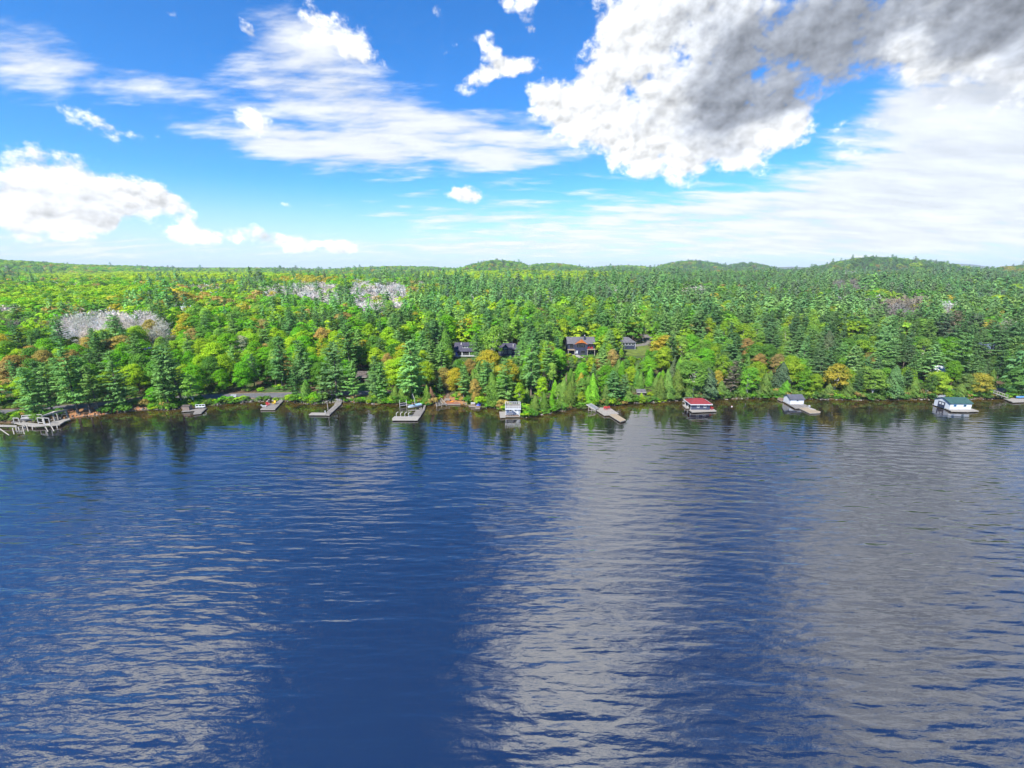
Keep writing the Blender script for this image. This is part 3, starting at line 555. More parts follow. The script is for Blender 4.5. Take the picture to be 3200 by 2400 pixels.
T4 = [(80, 400, 14, L_, 'g2', .9), (190, 300, 14, L_, 'g2', .9), (330, 570, 15, B_, 'b', 1.4), (430, 600, 13, B_, 'b', 1.4), (240, 490, 18, P, 'p1', 1.1), (60, 570, 18, P, 'p1', 1.3), (480, 370, 19, P, 'p2', 1.3), (340, 350, 19, P, 'p1', 1.1), (620, 470, 19, P, 'p1', 1.2), (540, 650, 15, C_, 'p3', 1.2), (620, 670, 16, P, 'p1', 1.0), (690, 730, 9, L_, 'g1', 1.1),
      (840, 720, 12, B_, 'g2', 2.0), (920, 690, 10, L_, 'g2', 1.0), (740, 840, 8, L_, 'r', 1.2), (840, 440, 12, L_, 'g3', 1.0), (640, 290, 13, L_, 'g2', 1.0), (800, 500, 14, L_, 'g2', 1.0), (1000, 590, 18, P, 'p2', 1.1), (1070, 500, 21, P, 'p2', 1.3), (1070, 650, 19, P, 'p2', 1.4), (1000, 740, 17, P, 'p2', 1.3), (1440, 370, 18, P, 'p1', 1.1), (1450, 540, 13, L_, 'g3', .9), (1330, 530, 14, L_, 'g3', .9),
      (1560, 480, 20, O_, 'p3', 1.1), (1650, 470, 20, O_, 'k', 1.0), (1800, 490, 20, O_, 'p3', 1.2), (1700, 650, 21, P, 'p2', 1.4), (1330, 690, 13, L_, 'g3', 1.1), (1260, 760, 14, O_, 'p3', 1.0), (1400, 740, 14, O_, 'p3', 1.0), (1585, 400, 12, X_, 'w', 1.1), (2080, 510, 11, X_, 'w', 1.1), (2000, 570, 18, O_, 'p1', 1.2), (2190, 570, 20, O_, 'p1', 1.2), (1800, 280, 12, X_, 'k', 1.2),
      (1950, 340, 13, L_, 'g3', 1.1), (2110, 370, 13, L_, 'g2', 1.1), (2080, 790, 13, S_, 'g1', 1.9), (2150, 930, 11, L_, 'g3', 1.1), (600, 920, 12, B_, 'y', 1.9), (850, 940, 11, B_, 'b', 1.3), (980, 1010, 11, B_, 'b', 1.9), (1150, 970, 12, C_, 'p1', 1.3), (1240, 960, 9, L_, 'g2', .9), (1430, 1050, 9, B_, 'g3', 1.3), (1550, 1030, 10, L_, 'g2', 1.2), (1590, 1010, 8, L_, 'r', 1.1), (1660, 1000, 8, L_, 'g2', 1.0),
      (1740, 1020, 8, L_, 'c', 1.1), (1850, 1010, 9, L_, 'y', 1.4), (1950, 1025, 7, L_, 'o', 1.0), (140, 920, 11, C_, 'p3', 1.5), (330, 1010, 10, B_, 'g1', 1.6), (430, 1045, 9, L_, 'g2', 1.0), (40, 1060, 9, C_, 'c', 1.2), (200, 850, 12, L_, 'g2', 1.0), (100, 840, 11, L_, 'o', .9), (290, 880, 11, L_, 'g1', .9), (1300, 1080, 7, C_, 'c', 1.4), (730, 1090, 7, C_, 'c', 1.5), (1900, 1120, 4, C_, 'c', 1.9), (1700, 1120, 5, C_, 'c', 1.8), (1150, 1130, 6, C_, 'c', 1.5), (180, 1110, 6, C_, 'g1', 1.5), (560, 1130, 5, C_, 'c', 1.6), (2100, 620, 17, P, 'p1', 1.1), (1900, 640, 17, P, 'p1', 1.1), (2260, 800, 18, P, 'p1', 1.2), (2260, 980, 12, L_, 'g3', 1.2), (2150, 1100, 5, C_, 'g2', 1.8)]
TREES = []      # dict(x, y, z, h, kind, tint, w, px, py, s)
def add_tree(X, Y, h, kind, t, w, hand=False):
    z = gz(X, Y); px, py, dep = project((X, Y, z + h))
    TREES.append(dict(x=X, y=Y, z=z, h=h, kind=kind, t=t, w=w, px=px, py=py, dep=dep, s=Y - float(shoreY(X)), hand=hand))
for tile, x0 in ((T1, 0), (T2, 800), (T3, 1600), (T4, 2400)):
    for (zx, zy, h, kind, t, w) in tile:
        p = under_top(x0 + zx / 2.765, 800 + zy / 2.765, h)
        s = p[1] - float(shoreY(p[0]))
        if s < 1.4: p[1] += 1.4 - s
        add_tree(float(p[0]), float(p[1]), h, kind, t, w, True)

# clear ground: roads, houses, lawns (photo boxes that no nearer tree may cover)
HOUSES = [(1405, 1066, 1456, 1116), (1552, 1072, 1606, 1104), (1776, 1046, 1856, 1106), (1958, 1050, 1984, 1090), (1950, 1094, 2024, 1108), (1112, 1156, 1150, 1196), (462, 1102, 472, 1110), (1385, 1195, 1408, 1240), (1360, 1236, 1455, 1262), (1480, 1244, 1510, 1270), (1578, 1258, 1628, 1300)]
KEEP = HOUSES + [(1116, 1196, 1156, 1222), (175, 1262, 470, 1300), (170, 1246, 330, 1270),
        (640, 1234, 690, 1246), (1040, 1220, 1165, 1238), (1996, 1050, 2034, 1088), (3090, 1214, 3165, 1226), (3130, 1202, 3190, 1214),
        (0, 1286, 260, 1330), (1020, 1244, 1070, 1262), (3084, 1086, 3108, 1100), (1440, 1250, 1480, 1275), (562, 1264, 598, 1285), (2140, 1228, 2200, 1250), (1860, 1264, 1910, 1280), (520, 1028, 542, 1046)]
KEEPB = [(bx, on_ground((bx[0] + bx[2]) / 2, bx[3])[1]) for bx in KEEP]
OCC = []         # circles on the ground where no tree stands: x, y, radius
def blocked(X, Y, h, w, kind, tight=.85, boxes=None):
    for (ox, oy, r) in OCC:
        if (X - ox) ** 2 + (Y - oy) ** 2 < r * r: return True
    z = gz(X, Y); px, pt, dep = project((X, Y, z + h)); _, pb, _ = project((X, Y, z))
    half = h * {'pine_tree': .20, 'spruce_tree': .14, 'cedar_tree': .19, 'broadleaf_tree': .36, 'birch_tree': .25, 'leafless_tree': .22}.get(kind, .3) * w * FPX / dep
    for (bx, by) in (boxes or KEEPB):
        if Y < by + 1.5 and px + half * tight > bx[0] and px - half * tight < bx[2] and pt < bx[3] and pb > bx[1]: return True
    return False
def road_strip(name, pts, width, m, lift=0.07):
    """a ribbon laid over the ground along photo points"""
    W3 = [on_ground(a, b) if b is not None else a for a, b in pts]
    P = np.array(W3)[:, :2]; d = np.r_[0, np.cumsum(np.linalg.norm(np.diff(P, axis=0), axis=1))]
    k = np.arange(0, d[-1], 1.2); P = np.stack([np.interp(k, d, P[:, 0]), np.interp(k, d, P[:, 1])], 1)
    for _ in range(6): P[1:-1] = (P[:-2] + P[1:-1] * 2 + P[2:]) / 4
    t = np.gradient(P, axis=0); t /= np.linalg.norm(t, axis=1, keepdims=True); nr = np.stack([-t[:, 1], t[:, 0]], 1)
    V = []
    for o in (-.5, -.25, 0, .25, .5):
        q = P + nr * o * width; V.append(np.stack([q[:, 0], q[:, 1], ground(q[:, 0], q[:, 1]) + lift], 1))
    V = np.array(V); nr_, nc = V.shape[:2]
    F = grid_faces(nr_, nc)[:, ::-1]
    me = np_mesh(name, V.reshape(-1, 3), F, [m], smooth=True); o = bpy.data.objects.new(name, me); COL.objects.link(o); tag(o, kind='structure')
    for q in P[::2]: OCC.append((q[0], q[1], width * .5 + 1.0))
    return o
def patch(name, px, m, lift=0.06, occ=True, n=14):
    """an uneven patch of ground cover bounded by photo points"""
    Q = np.array([on_ground(a, b)[:2] for a, b in px]); c = Q.mean(0)
    k = np.arange(len(Q) * 6) / 6.0; i = k.astype(int) % len(Q); f = (k % 1)[:, None]
    B = Q[i] * (1 - f) + Q[(i + 1) % len(Q)] * f
    for _ in range(3): B = (np.roll(B, 1, 0) + B * 2 + np.roll(B, -1, 0)) / 4
    rings = [c + (B - c) * r for r in np.linspace(0.02, 1, n)]
    V = np.concatenate(rings); Z = ground(V[:, 0], V[:, 1]) + lift; m_ = len(B)
    F = [(a * m_ + j, a * m_ + (j + 1) % m_, (a + 1) * m_ + (j + 1) % m_, (a + 1) * m_ + j) for a in range(n - 1) for j in range(m_)]
    V3 = np.column_stack([V, Z]); me = np_mesh(name, V3, np.array(F), [m], smooth=True)
    if me.polygons[len(F) // 2].normal.z < 0: me.flip_normals()
    o = bpy.data.objects.new(name, me); COL.objects.link(o); tag(o, kind='structure')
    if occ:
        for r in rings[3::4]:
            for q in r[::2]: OCC.append((q[0], q[1], 1.6))
    return o
mat('path_dirt', (0.13, 0.095, 0.065), 0.95, 0.1, 0.25, 0.8)
mat('asphalt', (0.105, 0.105, 0.11), 0.9, 0.2, 0.10, 0.6)
mat('gravel', (0.15, 0.14, 0.13), 0.95, 0.1, 0.15, 1.5)
mat('dry_shoulder', (0.17, 0.13, 0.085), 0.95, 0.1, 0.2, 0.8)
mat('lawn_grass', (0.065, 0.145, 0.022), 0.95, 0.1, 0.22, 0.35)
mat('dry_lawn', (0.10, 0.135, 0.03), 0.95, 0.1, 0.25, 0.3)
RL = [(-260, 1296), (60, 1287), (175, 1276), (330, 1262), (470, 1250), (640, 1240), (800, 1236), (930, 1233), (1050, 1229), (1160, 1228), (1270, 1232)]
road_strip('road_shoulder', RL, 6.0, 'dry_shoulder', 0.055); road_strip('road', RL, 4.4, 'asphalt', 0.10)
road_strip('side_track', [(330, 1258), (400, 1249), (470, 1237), (540, 1228)], 2.6, 'dry_shoulder', 0.06)
road_strip('gravel_road', [(2900, 1226), (2980, 1222), (3060, 1220), (3180, 1219), (3330, 1220)], 4.5, 'gravel', 0.08)
road_strip('driveway', [(1975, 1082), (2020, 1076), (2032, 1064), (2022, 1050), (2000, 1040), (1990, 1033)], 4.0, 'gravel', 0.08)
road_strip('footpath', [(1398, 1246), (1400, 1225), (1396, 1200), (1402, 1178), (1420, 1150)], 1.3, 'path_dirt', 0.07)
patch('lawn', [(1938, 1086), (1985, 1084), (2025, 1078), (2034, 1094), (2022, 1110), (1975, 1113), (1935, 1110)], 'dry_lawn')
patch('house_lawn', [(1816, 1108), (1856, 1107), (1852, 1116), (1818, 1115)], 'lawn_grass')
patch('cottage_lawn', [(1112, 1198), (1160, 1200), (1165, 1222), (1110, 1222)], 'lawn_grass')
patch('roadside_lawn', [(3060, 1214), (3125, 1205), (3215, 1208), (3215, 1215), (3120, 1217)], 'lawn_grass', 0.05)
patch('orchard_lawn', [(510, 1030), (560, 1022), (560, 1046), (500, 1062), (480, 1050)], 'lawn_grass')
patch('bank_grass', [(330, 1250), (420, 1240), (520, 1225), (600, 1222), (480, 1246)], 'lawn_grass', 0.05)
mat('stone_path', (0.25, 0.24, 0.22), 0.9, 0.2, 0.15, 1.2)
road_strip('stone_path', [(1792, 1107), (1806, 1113), (1818, 1121)], 2.4, 'stone_path', 0.09)

# ------------------------------------------------------------------ builders for made things
class MB:
    """collects shapes in world coordinates; build() links them as one mesh under its thing"""
    def __init__(self): self.v = []; self.f = []
    def add(self, V, F):
        o = len(self.v); self.v += [tuple(map(float, p)) for p in V]; self.f += [tuple(i + o for i in f) for f in F]; return self
    def box(self, x0, x1, y0, y1, z0, z1):
        V = [(x0, y0, z0), (x1, y0, z0), (x1, y1, z0), (x0, y1, z0), (x0, y0, z1), (x1, y0, z1), (x1, y1, z1), (x0, y1, z1)]
        return self.add(V, [(0, 3, 2, 1), (4, 5, 6, 7), (0, 1, 5, 4), (1, 2, 6, 5), (2, 3, 7, 6), (3, 0, 4, 7)])
    def beam(self, p, q, w=.1, h=None):
        p, q = Vector(p), Vector(q); d = (q - p).normalized(); u = d.cross(Vector((0, 0, 1)))
        if u.length < .05: u = Vector((1, 0, 0))
        u.normalize(); v = u.cross(d); h = h or w; V = []
        for c in (p, q):
            for a, b in ((-1, -1), (1, -1), (1, 1), (-1, 1)): V.append(c + u * a * w / 2 + v * b * h / 2)
        return self.add(V, [(3, 2, 1, 0), (4, 5, 6, 7), (0, 1, 5, 4), (1, 2, 6, 5), (2, 3, 7, 6), (3, 0, 4, 7)])
    def prism(self, poly, z0, z1):
        n = len(poly); a = sum(poly[i][0] * poly[(i + 1) % n][1] - poly[(i + 1) % n][0] * poly[i][1] for i in range(n))
        if a < 0: poly = poly[::-1]
        V = [(p[0], p[1], z0) for p in poly] + [(p[0], p[1], z1) for p in poly]
        return self.add(V, [tuple(range(n - 1, -1, -1)), tuple(range(n, 2 * n))] + [(i, (i + 1) % n, n + (i + 1) % n, n + i) for i in range(n)])
    def pipe(self, pts, r, sides=8, caps=True):
        pts = [np.asarray(p, float) for p in pts]; rr = r if isinstance(r, (list, tuple)) else [r] * len(pts)
        V, F = tube(pts, rr, sides); F = [tuple(f) for f in F]; n = len(V)
        if caps: F += [tuple(range(sides - 1, -1, -1)), tuple(range(n - sides, n))]
        return self.add(V, F)
    def slab(self, P, th):
        """a flat plate through corner points P, thickened downwards"""
        P = [Vector(p) for p in P]; nrm = (P[1] - P[0]).cross(P[2] - P[0]).normalized()
        if nrm.z < 0: P = P[::-1]; nrm = -nrm
        n = len(P); V = [p - nrm * th for p in P] + P
        return self.add(V, [tuple(range(n - 1, -1, -1)), tuple(range(n, 2 * n))] + [(i, (i + 1) % n, n + (i + 1) % n, n + i) for i in range(n)])
    def build(self, name, m, parent=None, bevel=0.0, smooth=False):
        off = Vector((0, 0, 0)); q = parent
        while q is not None: off += q.location; q = q.parent
        V = [(a - off.x, b - off.y, c - off.z) for a, b, c in self.v]
        o = mesh_obj(name, V, self.f, m, parent, smooth)
        if bevel:
            b = o.modifiers.new('bevel', 'BEVEL'); b.width = bevel; b.segments = 2; b.limit_method = 'ANGLE'
        return o
def thing(name, label, cat, loc=(0, 0, 0), group=None):
    o = bpy.data.objects.new(name, None); COL.objects.link(o); o.location = tuple(map(float, loc)); o.empty_display_size = .5
    return tag(o, label, cat, group)
def copy_tree(o, parent=None):
    c = o.copy(); COL.objects.link(c)
    if parent: c.parent = parent
    for ch in list(o.children): copy_tree(ch, c)
    return c
def zc(x0, y0, k): return lambda zx, zy: (x0 + zx / k, y0 + zy / k)
def W(p, z): return ray_plane(p[0], p[1], z)

def wood_mat(name, a, b, ang=0.0, pitch=0.16, rough=.85):
    """weathered boards: dark joints across, streaked grain along"""
    m = bpy.data.materials.new(name); m.use_nodes = True; n = N(m.node_tree)
    co = n.new('ShaderNodeNewGeometry').outputs['Position']
    co = n.new('ShaderNodeMapping', i_Vector=co, i_Rotation=(0, 0, R(ang))).outputs[0]
    sp = n.new('ShaderNodeSeparateXYZ', i_Vector=co).outputs
    k = n.m('DIVIDE', sp[0], pitch); fl = n.m('FLOOR', k); fr = n.m('FRACT', k)
    tone = n.new('ShaderNodeTexWhiteNoise', noise_dimensions='1D', i_W=fl).outputs['Value']
    gr = n.noise(n.new('ShaderNodeMapping', i_Vector=co, i_Scale=(6, .8, 6)).outputs[0], 2.0, 4, .6)
    st = n.noise(co, .5, 3, .6)
    t = n.m('ADD', n.m('MULTIPLY', tone, .55), n.m('ADD', n.m('MULTIPLY', gr, .3), n.m('MULTIPLY', st, .3)))
    c = n.mix(n.m('SUBTRACT', t, .1, clamp=True), a + (1,), b + (1,))
    j = n.m('GREATER_THAN', fr, .10)
    c = n.mix(n.m('MULTIPLY_ADD', j, .55, .45), (.02, .018, .015, 1), c)
    bs = n.new('ShaderNodeBsdfPrincipled', i_Base_Color=c, i_Roughness=rough); bs.inputs['Specular IOR Level'].default_value = .15
    n.new('ShaderNodeOutputMaterial', i_Surface=bs.outputs[0]); MAT[name] = m
wood_mat('grey_boards', (.12, .11, .10), (.27, .25, .235)); wood_mat('grey_boards_along', (.12, .11, .10), (.27, .25, .235), 90); wood_mat('pale_boards', (.20, .185, .165), (.36, .335, .30), 90); wood_mat('brown_boards', (.12, .085, .06), (.26, .19, .15), 90); wood_mat('new_boards', (.22, .175, .12), (.36, .295, .21), 90)
wood_mat('red_brown_boards', (.16, .07, .05), (.30, .15, .11), 90)
mat('bleached_wood', (.30, .28, .25), .85, .15, .12, 4); mat('grey_post', (.40, .37, .33), .9, .1, .15, 4); mat('dark_post', (.09, .075, .06), .9, .1, .2, 4)
mat('white_paint', (.52, .54, .56), .55, .4, .04, 2); mat('slate_siding', (.045, .055, .095), .7, .3, .08, 1.5, stretch=(.3, .3, 8)); mat('blue_grey_siding', (.085, .11, .18), .7, .3, .08, 1.5, stretch=(.3, .3, 8))
mat('navy_siding', (.030, .036, .070), .7, .3, .08, 1.5, stretch=(.3, .3, 8)); mat('dark_brown_siding', (.035, .028, .025), .8, .2, .12, 1.5, stretch=(.3, .3, 8)); mat('beige_siding', (.42, .35, .27), .8, .2, .08, 1.5, stretch=(.3, .3, 8)); mat('box_siding', (.20, .155, .13), .8, .2, .1, 1.5, stretch=(5, 5, .4))
mat('white_siding', (.52, .55, .60), .6, .3, .03, 1.0, stretch=(.3, .3, 9)); mat('tan_siding', (.48, .33, .18), .8, .2, .08, 1.5)
mat('red_roof', (.19, .028, .032), .7, .25, .12, 1.2, bump=.3); mat('charcoal_roof', (.075, .078, .10), .85, .2, .14, 1.2, bump=.3); mat('grey_roof', (.11, .107, .118), .9, .15, .15, 1.0, bump=.3); mat('green_roof', (.032, .078, .072), .75, .25, .10, 1.0, bump=.2); mat('brown_roof', (.09, .075, .068), .9, .15, .2, 1.0, bump=.3); mat('blue_roof', (.03, .045, .13), .7, .3, .1, 1.0); mat('slate_roof', (.055, .052, .078), .85, .2, .14, 1.0, bump=.3)
mat('cedar_gable', (.42, .13, .03), .6, .3, .12, 1.5, stretch=(.4, 1, 5)); mat('teal_shutter', (.05, .16, .25), .5, .4, .05); mat('blue_shutter', (.05, .20, .42), .5, .4, .05)
mat('window_glass', (.02, .025, .03), .08, .6, .05, 1); mat('red_plastic', (.55, .05, .055), .45, .4, .05); mat('yellow_plastic', (.62, .40, .04), .45, .4, .05); mat('orange_plastic', (.75, .23, .02), .35, .5, .05); mat('blue_tarp', (.10, .13, .52), .55, .3, .12, 3); mat('grey_plastic', (.30, .31, .34), .5, .3, .06)
mat('boat_blue', (.05, .26, .62), .3, .5, .05); mat('boat_white', (.72, .76, .80), .3, .5, .05); mat('boat_cover', (.20, .36, .50), .6, .3, .1, 3); mat('grey_metal', (.45, .46, .48), .45, .5, .06, 3, metal=.4); mat('white_metal', (.44, .43, .41), .45, .4, .05, 3); mat('purple_canvas', (.16, .12, .44), .7, .2, .08, 3); mat('rock', (.12, .105, .09), .95, .15, .22, 1.3, bump=.5); mat('pale_rock', (.23, .21, .19), .95, .15, .18, 1.3, bump=.5); mat('grey_tarp', (.24, .235, .24), .7, .2, .15, 1.5)

def dock(name, label, polys, m='grey_boards', z=.55, th=.16, posts=True, parts=None, postm='dark_post', rim='bleached_wood'):
    """a deck of one or more platforms (photo outlines) on posts"""
    Q = [[W(p, z) for p in poly] for poly in polys]
    c = np.mean([q for poly in Q for q in poly], axis=0)
    t = thing(name, label, 'dock', (c[0], c[1], 0))
    for i, poly in enumerate(Q):
        zz = z + .012 * i
        a = MB().prism([p[:2] for p in poly], zz - th, zz).build('deck' if i == 0 else 'deck_section', m if isinstance(m, str) else m[i], t)
        b = MB()
        n = len(poly)
        for k in range(n):
            p, q = poly[k], poly[(k + 1) % n]; b.beam((p[0], p[1], zz - .16), (q[0], q[1], zz - .16), .09, .22)
        b.build('rim_board', rim, t)
        if posts:
            for k in range(n):
                p, q = np.array(poly[k]), np.array(poly[(k + 1) % n]); L = np.linalg.norm(q - p); ns = max(1, int(L / 3.2))
                for j in range(ns):
                    r = p + (q - p) * (j / ns); r = r + (np.array(c) - r) * (.12 / max(.3, np.linalg.norm(np.array(c) - r)))
                    MB().pipe([(r[0], r[1], -1.6), (r[0], r[1], zz - .15)], .10, 6).build('post', postm, t)
    return t

def window(par, x0, x1, y, z0, z1, bars=1, frame='white_paint', wide=.10, glass='window_glass'):
    """a window in a wall that faces the lake (towards -Y)"""
    f = MB(); f.box(x0, x1, y - .07, y, z0, z0 + wide).box(x0, x1, y - .07, y, z1 - wide, z1).box(x0, x0 + wide, y - .07, y, z0 + wide, z1 - wide).box(x1 - wide, x1, y - .07, y, z0 + wide, z1 - wide)
    for b in range(1, bars):
        xb = x0 + (x1 - x0) * b / bars; f.box(xb - wide * .4, xb + wide * .4, y - .065, y, z0 + wide, z1 - wide)
    w = f.build('window', frame, par); MB().box(x0 + wide * .5, x1 - wide * .5, y - .03, y + .02, z0 + wide * .5, z1 - wide * .5).build('pane', glass, w)
    return w
def gable_roof(x0, x1, y0, y1, ze, rise, over=.45, th=.14):
    ym = (y0 + y1) / 2; k = rise / ((y1 - y0) / 2); zo = ze - k * over; b = MB()
    b.slab([(x0 - over, y0 - over, zo), (x1 + over, y0 - over, zo), (x1 + over, ym, ze + rise), (x0 - over, ym, ze + rise)], th)
    b.slab([(x0 - over, ym, ze + rise + .004), (x1 + over, ym, ze + rise + .004), (x1 + over, y1 + over, zo), (x0 - over, y1 + over, zo)], th)
    return b
def hip_roof(x0, x1, y0, y1, ze, rise, inset, over=.5):
    x0 -= over; x1 += over; y0 -= over; y1 += over; ym = (y0 + y1) / 2
    V = [(x0, y0, ze), (x1, y0, ze), (x1, y1, ze), (x0, y1, ze), (x0 + inset, ym, ze + rise), (x1 - inset, ym, ze + rise), (x0, y0, ze - .12), (x1, y0, ze - .12), (x1, y1, ze - .12), (x0, y1, ze - .12)]
    return MB().add(V, [(0, 1, 5, 4), (1, 2, 5), (2, 3, 4, 5), (3, 0, 4), (6, 9, 8, 7), (0, 6, 7, 1), (1, 7, 8, 2), (2, 8, 9, 3), (3, 9, 6, 0)])
def gable_walls(x0, x1, y0, y1, z0, ze, rise):
    ym = (y0 + y1) / 2
    V = [(x0, y0, z0), (x1, y0, z0), (x1, y1, z0), (x0, y1, z0), (x0, y0, ze), (x1, y0, ze), (x1, y1, ze), (x0, y1, ze), (x0, ym, ze + rise), (x1, ym, ze + rise)]
    return MB().add(V, [(0, 1, 5, 4), (2, 3, 7, 6), (1, 2, 6, 9, 5), (3, 0, 4, 8, 7), (0, 3, 2, 1)])

# one armchair shape, copied wherever the photograph shows one
def make_chair(m):
    t = thing('garden_chair', 'x', 'chair')
    b = MB()
    for i in range(4): b.box(-.29 + i * .15, -.16 + i * .15, -.28, .26, .33 - .0 * i, .36)
    b.build('seat', m, t)
    b = MB()
    for i in range(5): b.beam((-.28 + i * .14, .20, .32), (-.30 + i * .15, .48, 1.02 - abs(i - 2) * .05), .125, .03)
    b.build('backrest', m, t)
    for s in (-1, 1):
        MB().box(s * .42 - .08, s * .42 + .08, -.34, .36, .56, .59).build('armrest', m, t)
        MB().box(s * .36 - .04, s * .36 + .04, -.32, -.24, 0, .56).build('leg', m, t)
        MB().beam((s * .33, -.22, .30), (s * .33, .56, .03), .05, .10).build('leg', m, t)
    return t
CHAIR = {}
def chair(m, at, rz, label, scale=1.25, group='garden chairs on docks and decks'):
    if m not in CHAIR: t = CHAIR[m] = make_chair(m)
    else: t = copy_tree(CHAIR[m])
    t.location = tuple(map(float, at)); t.rotation_euler = (0, 0, R(rz)); t.scale = (scale,) * 3
    return tag(t, label, 'chair', group)

# ------------------------------------------------------------------ far left: large dock with pavilion
A = zc(0, 1240, 9.217); zA = .8
dk = dock('pavilion_dock', 'large bleached wooden dock with bent walkway at the far left', [[A(1290, 775), A(1650, 668), A(2000, 620), A(2030, 650), A(1860, 705), A(1720, 800), A(1450, 828)], [A(395, 735), A(770, 738), A(1455, 812), A(1010, 852), A(560, 790)], [A(-120, 800), A(480, 822), A(480, 850), A(-120, 842)]], ['pale_boards', 'pale_boards', 'pale_boards'], zA)
fl, fr = W(A(1280, 775), zA), W(A(1580, 690), zA); bl = fl + np.array([.3, 4.2, 0]); br = fr + np.array([.9, 3.4, 0])
pv = thing('pavilion', 'open grey-roofed pavilion on four pale posts on the left dock', 'pavilion', (fl + br) / 2)
corn = [fl, fr, br, bl]
for p in corn: MB().box(p[0] - .14, p[0] + .14, p[1] - .14, p[1] + .14, zA, zA + 2.45).build('post', 'bleached_wood', pv)
b = MB()
for i in range(4): p, q = corn[i], corn[(i + 1) % 4]; b.beam((p[0], p[1], zA + 2.42), (q[0], q[1], zA + 2.42), .2, .26)
b.build('eave_beam', 'bleached_wood', pv)
cc = sum(corn) / 4; ex = [cc + (p - cc) * 1.22 for p in corn]; V = [(p[0], p[1], zA + 2.56) for p in ex] + [(p[0], p[1], zA + 2.68) for p in ex] + [(cc[0] - .5, cc[1], zA + 3.0), (cc[0] + .5, cc[1], zA + 3.0)]
MB().add(V, [(3, 2, 1, 0), (0, 1, 5, 4), (1, 2, 6, 5), (2, 3, 7, 6), (3, 0, 4, 7), (4, 5, 9, 8), (5, 6, 9), (6, 7, 8, 9), (7, 4, 8)]).build('roof', 'bleached_wood', pv)
def u_frame(name, label, a, b_, h, m='white_metal', w=.16, rail=None, z=zA):
    p, q = W(a, z), W(b_, z); t = thing(name, label, 'boat hoist', (p + q) / 2, 'white frames on the left dock')
    for e in (p, q): MB().beam((e[0], e[1], z - .4), (e[0], e[1], z + h), w).build('upright', m, t)
    MB().beam((p[0], p[1], z + h), (q[0], q[1], z + h), w).build('top_bar', m, t)
    if rail: MB().beam((p[0], p[1], z + rail), (q[0], q[1], z + rail), w * .8).build('cross_bar', m, t)
    return t
u_frame('boat_hoist', 'white rectangular frame left of the pavilion posts on the dock', A(1112, 768), A(1258, 775), 1.9, rail=.35)
u_frame('boat_hoist', 'white rectangular frame standing in front of the pavilion', A(1300, 790), A(1450, 800), 2.1, rail=.08)
u_frame('boat_hoist', 'white frame at the outer end of the left dock', A(415, 748), A(570, 752), 1.6)
p, q = W(A(670, 640), .9), W(A(1250, 610), .9)
t = thing('covered_boat', 'long grey covered boat on its lift behind the left dock', 'boat', ((p[0] + q[0]) / 2, (p[1] + q[1]) / 2, .9))
d = (q - p); Lb = np.linalg.norm(d); d = d / Lb; nn_ = np.array([-d[1], d[0], 0]); V = []; secs = np.linspace(0, 1, 9)
for s in secs:
    wd = 1.1 * (1 - max(0, s - .55) ** 2 * 4.2); c0 = p + d * Lb * s
    for a, hgt in ((-1, .35), (-.75, -.25), (.75, -.25), (1, .35), (.6, .62), (0, .95 - .5 * abs(s - .4)), (-.6, .62)): V.append(c0 + nn_ * a * wd + np.array([0, 0, hgt]))
F = [(i * 7 + k, i * 7 + (k + 1) % 7, (i + 1) * 7 + (k + 1) % 7, (i + 1) * 7 + k) for i in range(8) for k in range(7)] + [tuple(range(6, -1, -1)), tuple(range(56, 63))]
MB().add(V, F).build('cover', 'grey_tarp', t)
MB().beam(p + [0, -.2, 1.25], q + [0, -.2, 1.25], .22, .16).build('canopy_rail', 'white_metal', t)
for e in (p, q):
    MB().beam(e + [0, -.2, -2.2], e + [0, -.2, 1.25], .14).build('lift_post', 'white_metal', t)
# broken piles in the water
t = thing('collapsed_crib', 'cluster of tilted bleached piles and braces off the left dock end', 'pile', W(A(560, 940), 0))
for k, (a, b_, za, zb) in enumerate([((360, 905), (412, 1085), .9, -.05), ((460, 870), (475, 1010), .9, -.05), ((525, 870), (565, 1000), .9, -.05), ((645, 850), (708, 1085), .9, -.05), ((755, 790), (818, 1005), .9, -.05), ((690, 830), (740, 930), .9, .0), ((930, 860), (940, 950), .6, -.1), ((1310, 865), (1390, 1010), .6, -.1), ((1480, 850), (1560, 1000), .6, -.1), ((1640, 830), (1655, 910), .6, -.1)]):
    MB().pipe([W(A(*a), za), W(A(*b_), zb)], .13, 7).build('pile', 'bleached_wood', t)
for (a, b_) in (((360, 905), (470, 870)), ((550, 985), (695, 985)), ((490, 1010), (560, 960)), ((520, 870), (600, 850)), ((580, 870), (760, 800))):
    MB().beam(W(A(*a), .75), W(A(*b_), .7), .16).build('brace', 'bleached_wood', t)
o = MB().pipe([W(A(-30, 900), .12), W(A(270, 1110), .02)], [.14, .11], 8).build('floating_log', 'bleached_wood'); tag(o, 'thin pale log floating in the water at the left edge', 'log')
